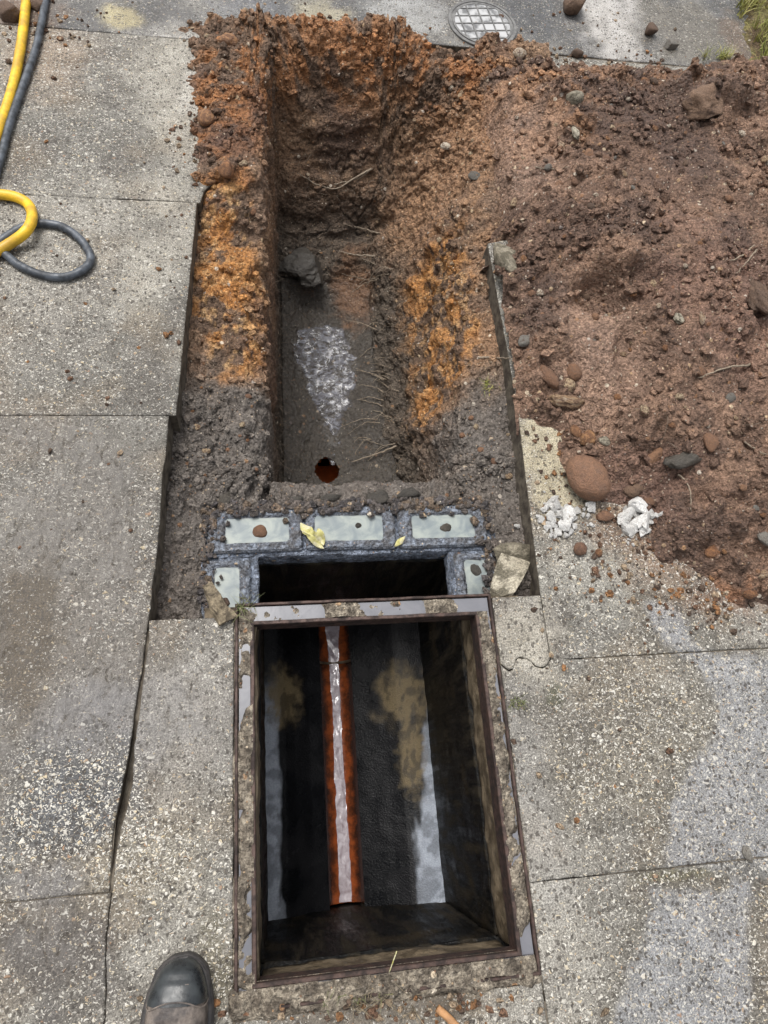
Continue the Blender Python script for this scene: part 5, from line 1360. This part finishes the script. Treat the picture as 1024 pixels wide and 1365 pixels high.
# ------------------------------------------------ roots
def root(pix, r0, label, lift=0.006, mat=M_ROOT, seed=1, sag=0.0):
    rr = random.Random(seed); hits = [find(*q) for q in pix]
    ctrl = []
    for i, (p, n) in enumerate(hits):
        ctrl.append(p + n * lift + Vector((rr.uniform(-1, 1), rr.uniform(-1, 1), rr.uniform(-1, 1))) * 0.003)
    path = smooth_path(ctrl, 7)
    path = [p + Vector((mnoise.noise(p * 90), mnoise.noise(p * 90 + Vector((5, 0, 0))), mnoise.noise(p * 90 + Vector((0, 5, 0))))) * 0.003 for p in path]
    rad = [r0 * (1 - 0.65 * i / len(path)) for i in range(len(path))]
    return tag(tube('root', path, rad, mat, None, 6), label, 'root')
G_R = 'thin roots sticking out of the trench side'
root([(495, 225), (470, 240), (448, 250), (425, 246), (396, 232)], 0.0034, 'long forked pale root across the far face of the trench', seed=2)
root([(446, 249), (472, 238), (500, 226)], 0.0026, 'upper pale root branch rising right on the far face', 0.010, seed=3)
root([(508, 310), (480, 304), (458, 300)], 0.0028, 'pale root lying across the far ledge above the clay lump', seed=4)
root([(500, 346), (470, 340), (450, 338)], 0.0038, 'thick brown root beside the grey clay lump', 0.012, seed=5)
root([(532, 596), (505, 606), (470, 617)], 0.0036, 'stout root reaching towards the pipe hole from the right', 0.012, seed=6)
root([(1008, 330), (980, 343), (948, 358)], 0.0030, 'forked twig like root at the right edge of the heap', 0.010, seed=8)
root([(1012, 336), (995, 352), (975, 366)], 0.0024, 'lower prong of the forked root at the right edge', 0.010, seed=9)
root([(1000, 488), (965, 492), (928, 502)], 0.0030, 'dark curved root lying on the right part of the heap', 0.004, seed=10)
root([(712, 226), (740, 227), (760, 224)], 0.0022, 'straight pale root on the sandy left part of the heap', 0.004, seed=11)
root([(640, 480), (665, 478), (688, 482)], 0.0028, 'root bridging the gap at the right slab edge', 0.012, seed=12)
root([(905, 632), (918, 645), (920, 680)], 0.0022, 'pale root hanging below the dark clay lump', 0.006, seed=13)
root([(990, 592), (1010, 602), (1024, 608)], 0.0022, 'short pale root at the right edge level with the clay lump', 0.006, seed=14)
rr2 = random.Random(77)
for k in range(34):
    x = rr2.uniform(496, 536); y = rr2.uniform(350, 600)
    dx = -rr2.uniform(18, 44); dy = rr2.uniform(-14, 22)
    root([(x, y), (x + dx * .5, y + dy * .3 - 3), (x + dx, y + dy)], rr2.uniform(0.0010, 0.0019), 'thin root curling out of the right side of the trench', rr2.uniform(.006, .016), M_ROOT, 100 + k)['group'] = G_R
def fine_roots():
    r = random.Random(9); V = []; F = []
    for k in range(460):
        u = r.random()
        if u < .42: px, py, ax = r.uniform(490, 545), r.uniform(230, 620), -1
        elif u < .62: px, py, ax = r.uniform(366, 376), r.uniform(300, 620), 1
        elif u < .8: px, py, ax = r.uniform(385, 500), r.uniform(200, 400), r.choice((-1, 1))
        else: px, py, ax = r.uniform(680, 1015), r.uniform(120, 640), r.choice((-1, 1))
        p, n = find(px, py); L = r.uniform(0.015, 0.06)
        d = (Vector((ax * r.uniform(.3, 1), r.uniform(-.9, .6), r.uniform(-.4, .3))) + n * 0.5).normalized(); pts = [p - n * 0.002]
        for j in range(6):
            d = (d + Vector((r.uniform(-.5, .5), r.uniform(-.5, .5), r.uniform(-.5, .3)))).normalized(); pts.append(pts[-1] + d * L / 6)
        rad = r.uniform(.0004, .0009); v, f = tube_arrays(pts, [rad * (1 - .1 * j) for j in range(7)], 4)
        b = len(V); V += v; F += [tuple(i + b for i in q) for q in f]
    tag(mesh_py('fine_roots', V, F, M_FROOT, None, True), kind='stuff')
fine_roots()

# ------------------------------------------------ grass, weeds, leaves, twigs
def blades(name, spots, mat, n, h, spread, seed, parent=None, wdt=0.0022):
    r = random.Random(seed); V = []; F = []
    for (x, y, z) in spots:
        for _ in range(n):
            a = r.uniform(0, 6.283); lean = r.uniform(.15, 1.1) * spread; L = h * r.uniform(.4, 1.0); w = wdt * r.uniform(.6, 1.2)
            bx, by = x + r.gauss(0, .008), y + r.gauss(0, .008); d = Vector((math.cos(a), math.sin(a), 0)); s = Vector((-d.y, d.x, 0)); b = len(V)
            for j in range(4):
                t = j / 3; c = Vector((bx, by, z)) + d * lean * L * t * t + Vector((0, 0, L * t * (1 - .35 * lean * t))); ww = w * (1 - t * .92)
                V += [c - s * ww, c + s * ww]
            for j in range(3): F.append((b + 2 * j, b + 2 * j + 1, b + 2 * j + 3, b + 2 * j + 2))
    return mesh_py(name, V, F, mat, parent, True)
rg = random.Random(3)
gs = [at(rg.uniform(985, 1130), rg.uniform(-60, 28), 0.0) for _ in range(150)] + [at(rg.uniform(1005, 1130), rg.uniform(30, 108), 0.0) for _ in range(110)]
gs = [p for p in gs if p.x > 1.42 - 0.05 * math.sin(p.y * 9) or True]
tag(blades('grass', [(p.x, p.y, 0.004) for p in gs], M_GRASS, 14, 0.085, 1.0, 4), kind='stuff')
vc = [at(1000, 40, 0), at(985, -80, 0), at(1250, -80, 0), at(1250, 120, 0), at(1015, 112, 0)]
def verge():
    poly = [(p.x, p.y) for p in vc]; X, Y = np.meshgrid(np.arange(1.35, 2.2, 0.012), np.arange(1.95, 2.8, 0.012))
    d = poly_sd(X, Y, poly) + (fbm(X, Y, 10, 851, 3) - .5) * .08
    Z = np.clip(d, -.05, .1) * .25 + 0.002 + (fbm(X, Y, 40, 852, 3) - .5) * .012
    F = grid_faces(*X.shape); keep = Z > -0.006; F = F[keep.reshape(-1)[F].any(1)]
    col = mix(lin(96, 80, 60) + 0 * X[..., None], lin(120, 112, 70), sstep(.4, .6, fbm(X, Y, 20, 853, 3)))
    tag(mesh_np('verge_soil', np.stack([X, Y, Z], -1).reshape(-1, 3), F, MH, None, col, {'wet': 0 * X + .1}), kind='structure')
verge()
def tuft(px, py, rx, label, n=30, h=0.04, mat=M_GRASS, seed=1, k=5):
    r = random.Random(seed); c, _ = find(px, py)
    sp = [(r.uniform(-rx, rx), r.uniform(-.006, .006), 0.0) for _ in range(k)]
    o = blades('weed_tuft', sp, mat, n, h, 1.1, seed, None, 0.0012); o.location = c
    return tag(o, label, 'weed')
tuft(955, 78, 0.045, 'small grass tuft growing on the far edge of the heap', 26, 0.05, M_GRASS, 5)
tuft(326, 812, 0.012, 'little green weed at the far left corner of the iron frame', 12, 0.04, M_WEED, 6, 3)
tuft(690, 936, 0.010, 'dark moss like weed on the concrete right of the frame', 14, 0.025, M_WEED, 7, 3)
tuft(508, 1338, 0.05, 'dry straggly weed at the middle of the near frame edge', 9, 0.05, M_SPLINTER, 8, 5)
tuft(475, 1330, 0.05, 'low green weed on the near mortar left of the straggly one', 7, 0.022, M_WEED, 9, 5)
tuft(648, 514, 0.012, 'pale sprig on the right earth ledge', 14, 0.03, M_GRASS, 10, 3)
tag(tube('twig', smooth_path([at(583, 1344, .006), at(597, 1356, .006), at(612, 1372, .006)], 6), [0.0065] * 13, M_TWIG, None, 8), 'short orange brown stick at the bottom edge right of the weeds', 'stick')
tag(tube('straw', smooth_path([at(519, 1296, .006), at(524, 1282, .02), at(529, 1268, .03)], 5), 0.0011, M_LEAF, None, 5), 'thin pale straw standing over the near edge of the frame', 'straw')
def leaf(px, py, L, W, rz, z, parent=None, mat=M_LEAF, curl=.3, origin=None):
    V = []; F = []; n = 7
    for j in range(n + 1):
        t = j / n; w = W * math.sin(math.pi * min(1, t * .95 + .04)) ** .8
        for k in (-1, 0, 1): V.append(((t - .5) * L, k * w / 2, abs(k) * w * curl * (.6 + .6 * math.sin(t * 5)) + .004 * math.sin(t * 7)))
    for j in range(n):
        for k in range(2): a = j * 3 + k; F.append((a, a + 1, a + 4, a + 3))
    o = mesh_py('leaf', V, F, mat, parent, True)
    p = at(px, py, z); o.location = p if origin is None else p - origin; o.rotation_euler = (0.1, 0.15, rz)
    sm = o.modifiers.new('thick', 'SOLIDIFY'); sm.thickness = 0.0008
    return o
lo_ = at(418, 716, -0.064)
lt = tag(empty('withered_leaf', lo_), 'crumpled yellow green leaf scrap on the slurry between two bricks', 'leaf')
for (px, py, L, W, rz) in ((409, 707, .045, .022, 2.2), (420, 722, .05, .016, -.7), (428, 716, .04, .018, -1.3), (415, 712, .04, .02, -.2)):
    leaf(px, py, L, W, rz, -0.062, lt, origin=lo_)
tag(leaf(533, 722, .036, .014, .75, -0.065, curl=.15), 'single pale dry leaf on the slurry left of the right brick', 'leaf')

# ================================================================== BOOT
def boot():
    tip = at(242, 1276, 0.02)
    t = empty('boot', (tip.x, tip.y, 0.0), (0, 0, R(-3)))
    t.scale = (.95, .95, .95)
    tag(t, 'toe of a scuffed black leather work boot standing on the slab at the bottom edge', 'boot')
    L = 0.305
    hw = lambda s: float(np.interp(s, [0, .004, .012, .025, .045, .075, .11, .16, .21, .26, .29, .300, .305], [.006, .018, .029, .039, .047, .0525, .054, .048, .041, .039, .033, .022, .006]))
    cxo = lambda s: float(np.interp(s, [0, .05, .12, .2, .3], [0.004, 0.001, 0, -.004, -.004]))
    ss = [0, .003, .008, .015, .025, .037, .05, .065, .08, .095, .11, .13, .15, .17, .19, .21, .23, .25, .27, .285, .297, .303, .305]
    # sole: outline prism with a rounded welt
    def sole(name, grow, z0, z1, mat):
        prof = [(grow - .002, z0), (grow, z0 + .002), (grow, z1 - .002), (grow - .003, z1)]
        V = []; n = 2 * len(ss) - 2
        for g, z in prof:
            ring_ = [(cxo(s) + hw(s) * (1 + g / .05), -s + (g if s < .03 else (-g if s > .28 else 0))) for s in ss] + [(cxo(s) - hw(s) * (1 + g / .05), -s + (g if s < .03 else (-g if s > .28 else 0))) for s in reversed(ss[1:-1])]
            V += [(x, y, z) for x, y in ring_]
        F = [(q * n + i, q * n + (i + 1) % n, (q + 1) * n + (i + 1) % n, (q + 1) * n + i) for q in range(3) for i in range(n)]
        F += [tuple(reversed(range(n))), tuple(range(3 * n, 4 * n))]
        return mesh_py(name, V, F, mat, t, True)
    sole('sole', 0.006, 0.001, 0.024, M_SOLE); sole('welt', 0.004, 0.0242, 0.0285, M_SOLE)
    topz = lambda s: float(np.interp(s, [0, .006, .015, .03, .05, .07, .09, .12, .15, .18, .21], [.036, .050, .062, .072, .078, .080, .080, .084, .098, .118, .14]))
    def shell(name, s0, s1, add, mat, n=26, m=24, crease=0.0):
        V = []; F = []
        for j in range(m + 1):
            s = s0 + (s1 - s0) * j / m; w = hw(s) * .97 + add - .001; h = topz(s) - .027 + add
            for i in range(n + 1):
                a = math.pi * i / n; c, si = math.cos(a), max(0.0, math.sin(a))
                x = w * math.copysign(abs(c) ** .75, c); z = h * si ** .62
                wr = crease * (mnoise.noise(Vector((x * 30, s * 70, 3))) * .004 + mnoise.noise(Vector((x * 90, s * 160, 9))) * .0018) * si
                V.append((cxo(s) + x, -s + (add if s < .02 else 0), .027 + z + wr))
        for j in range(m):
            for i in range(n): a = j * (n + 1) + i; F.append((a, a + 1, a + n + 2, a + n + 1))
        return mesh_py(name, V, F, mat, t, True)
    shell('vamp', .004, .215, .0, M_LEATHER, m=50, crease=1.0)
    shell('toe_cap', .0005, .058, .0022, M_TOE)
    # seam beading at the rear of the cap
    tube('seam', [Vector((cxo(.058) + (hw(.058) * .97 + .0012) * math.copysign(abs(math.cos(a)) ** .75, math.cos(a)), -.058 - .006 * math.sin(a * 3), .027 + (topz(.058) - .0258) * math.sin(a) ** .62)) for a in np.linspace(.02, math.pi - .02, 40)], .0014, M_LEATHER, t, 6)
    V = []; F = []; n = 24; levels = [(0.027, .300, .165), (.06, .300, .165), (.10, .298, .175), (.14, .296, .190), (.19, .297, .192), (.23, .300, .19)]
    for z, back, front in levels:
        for i in range(n):
            a = 2 * math.pi * i / n; V.append((-.003 + .042 * math.cos(a), -(back + front) / 2 + (back - front) / 2 * math.sin(a), z))
    for q in range(len(levels) - 1):
        for i in range(n): F.append((q * n + i, q * n + (i + 1) % n, (q + 1) * n + (i + 1) % n, (q + 1) * n + i))
    F.append(tuple(range((len(levels) - 1) * n, len(levels) * n)))
    mesh_py('shaft', V, F, M_LEATHER, t, True)
    for k in range(4):
        s = .125 + .02 * k; tube('lace', [Vector((x, -s, topz(s) + .002 - 14 * x * x)) for x in np.linspace(-.026, .026, 9)], .002, M_SOLE, t, 6)
boot()
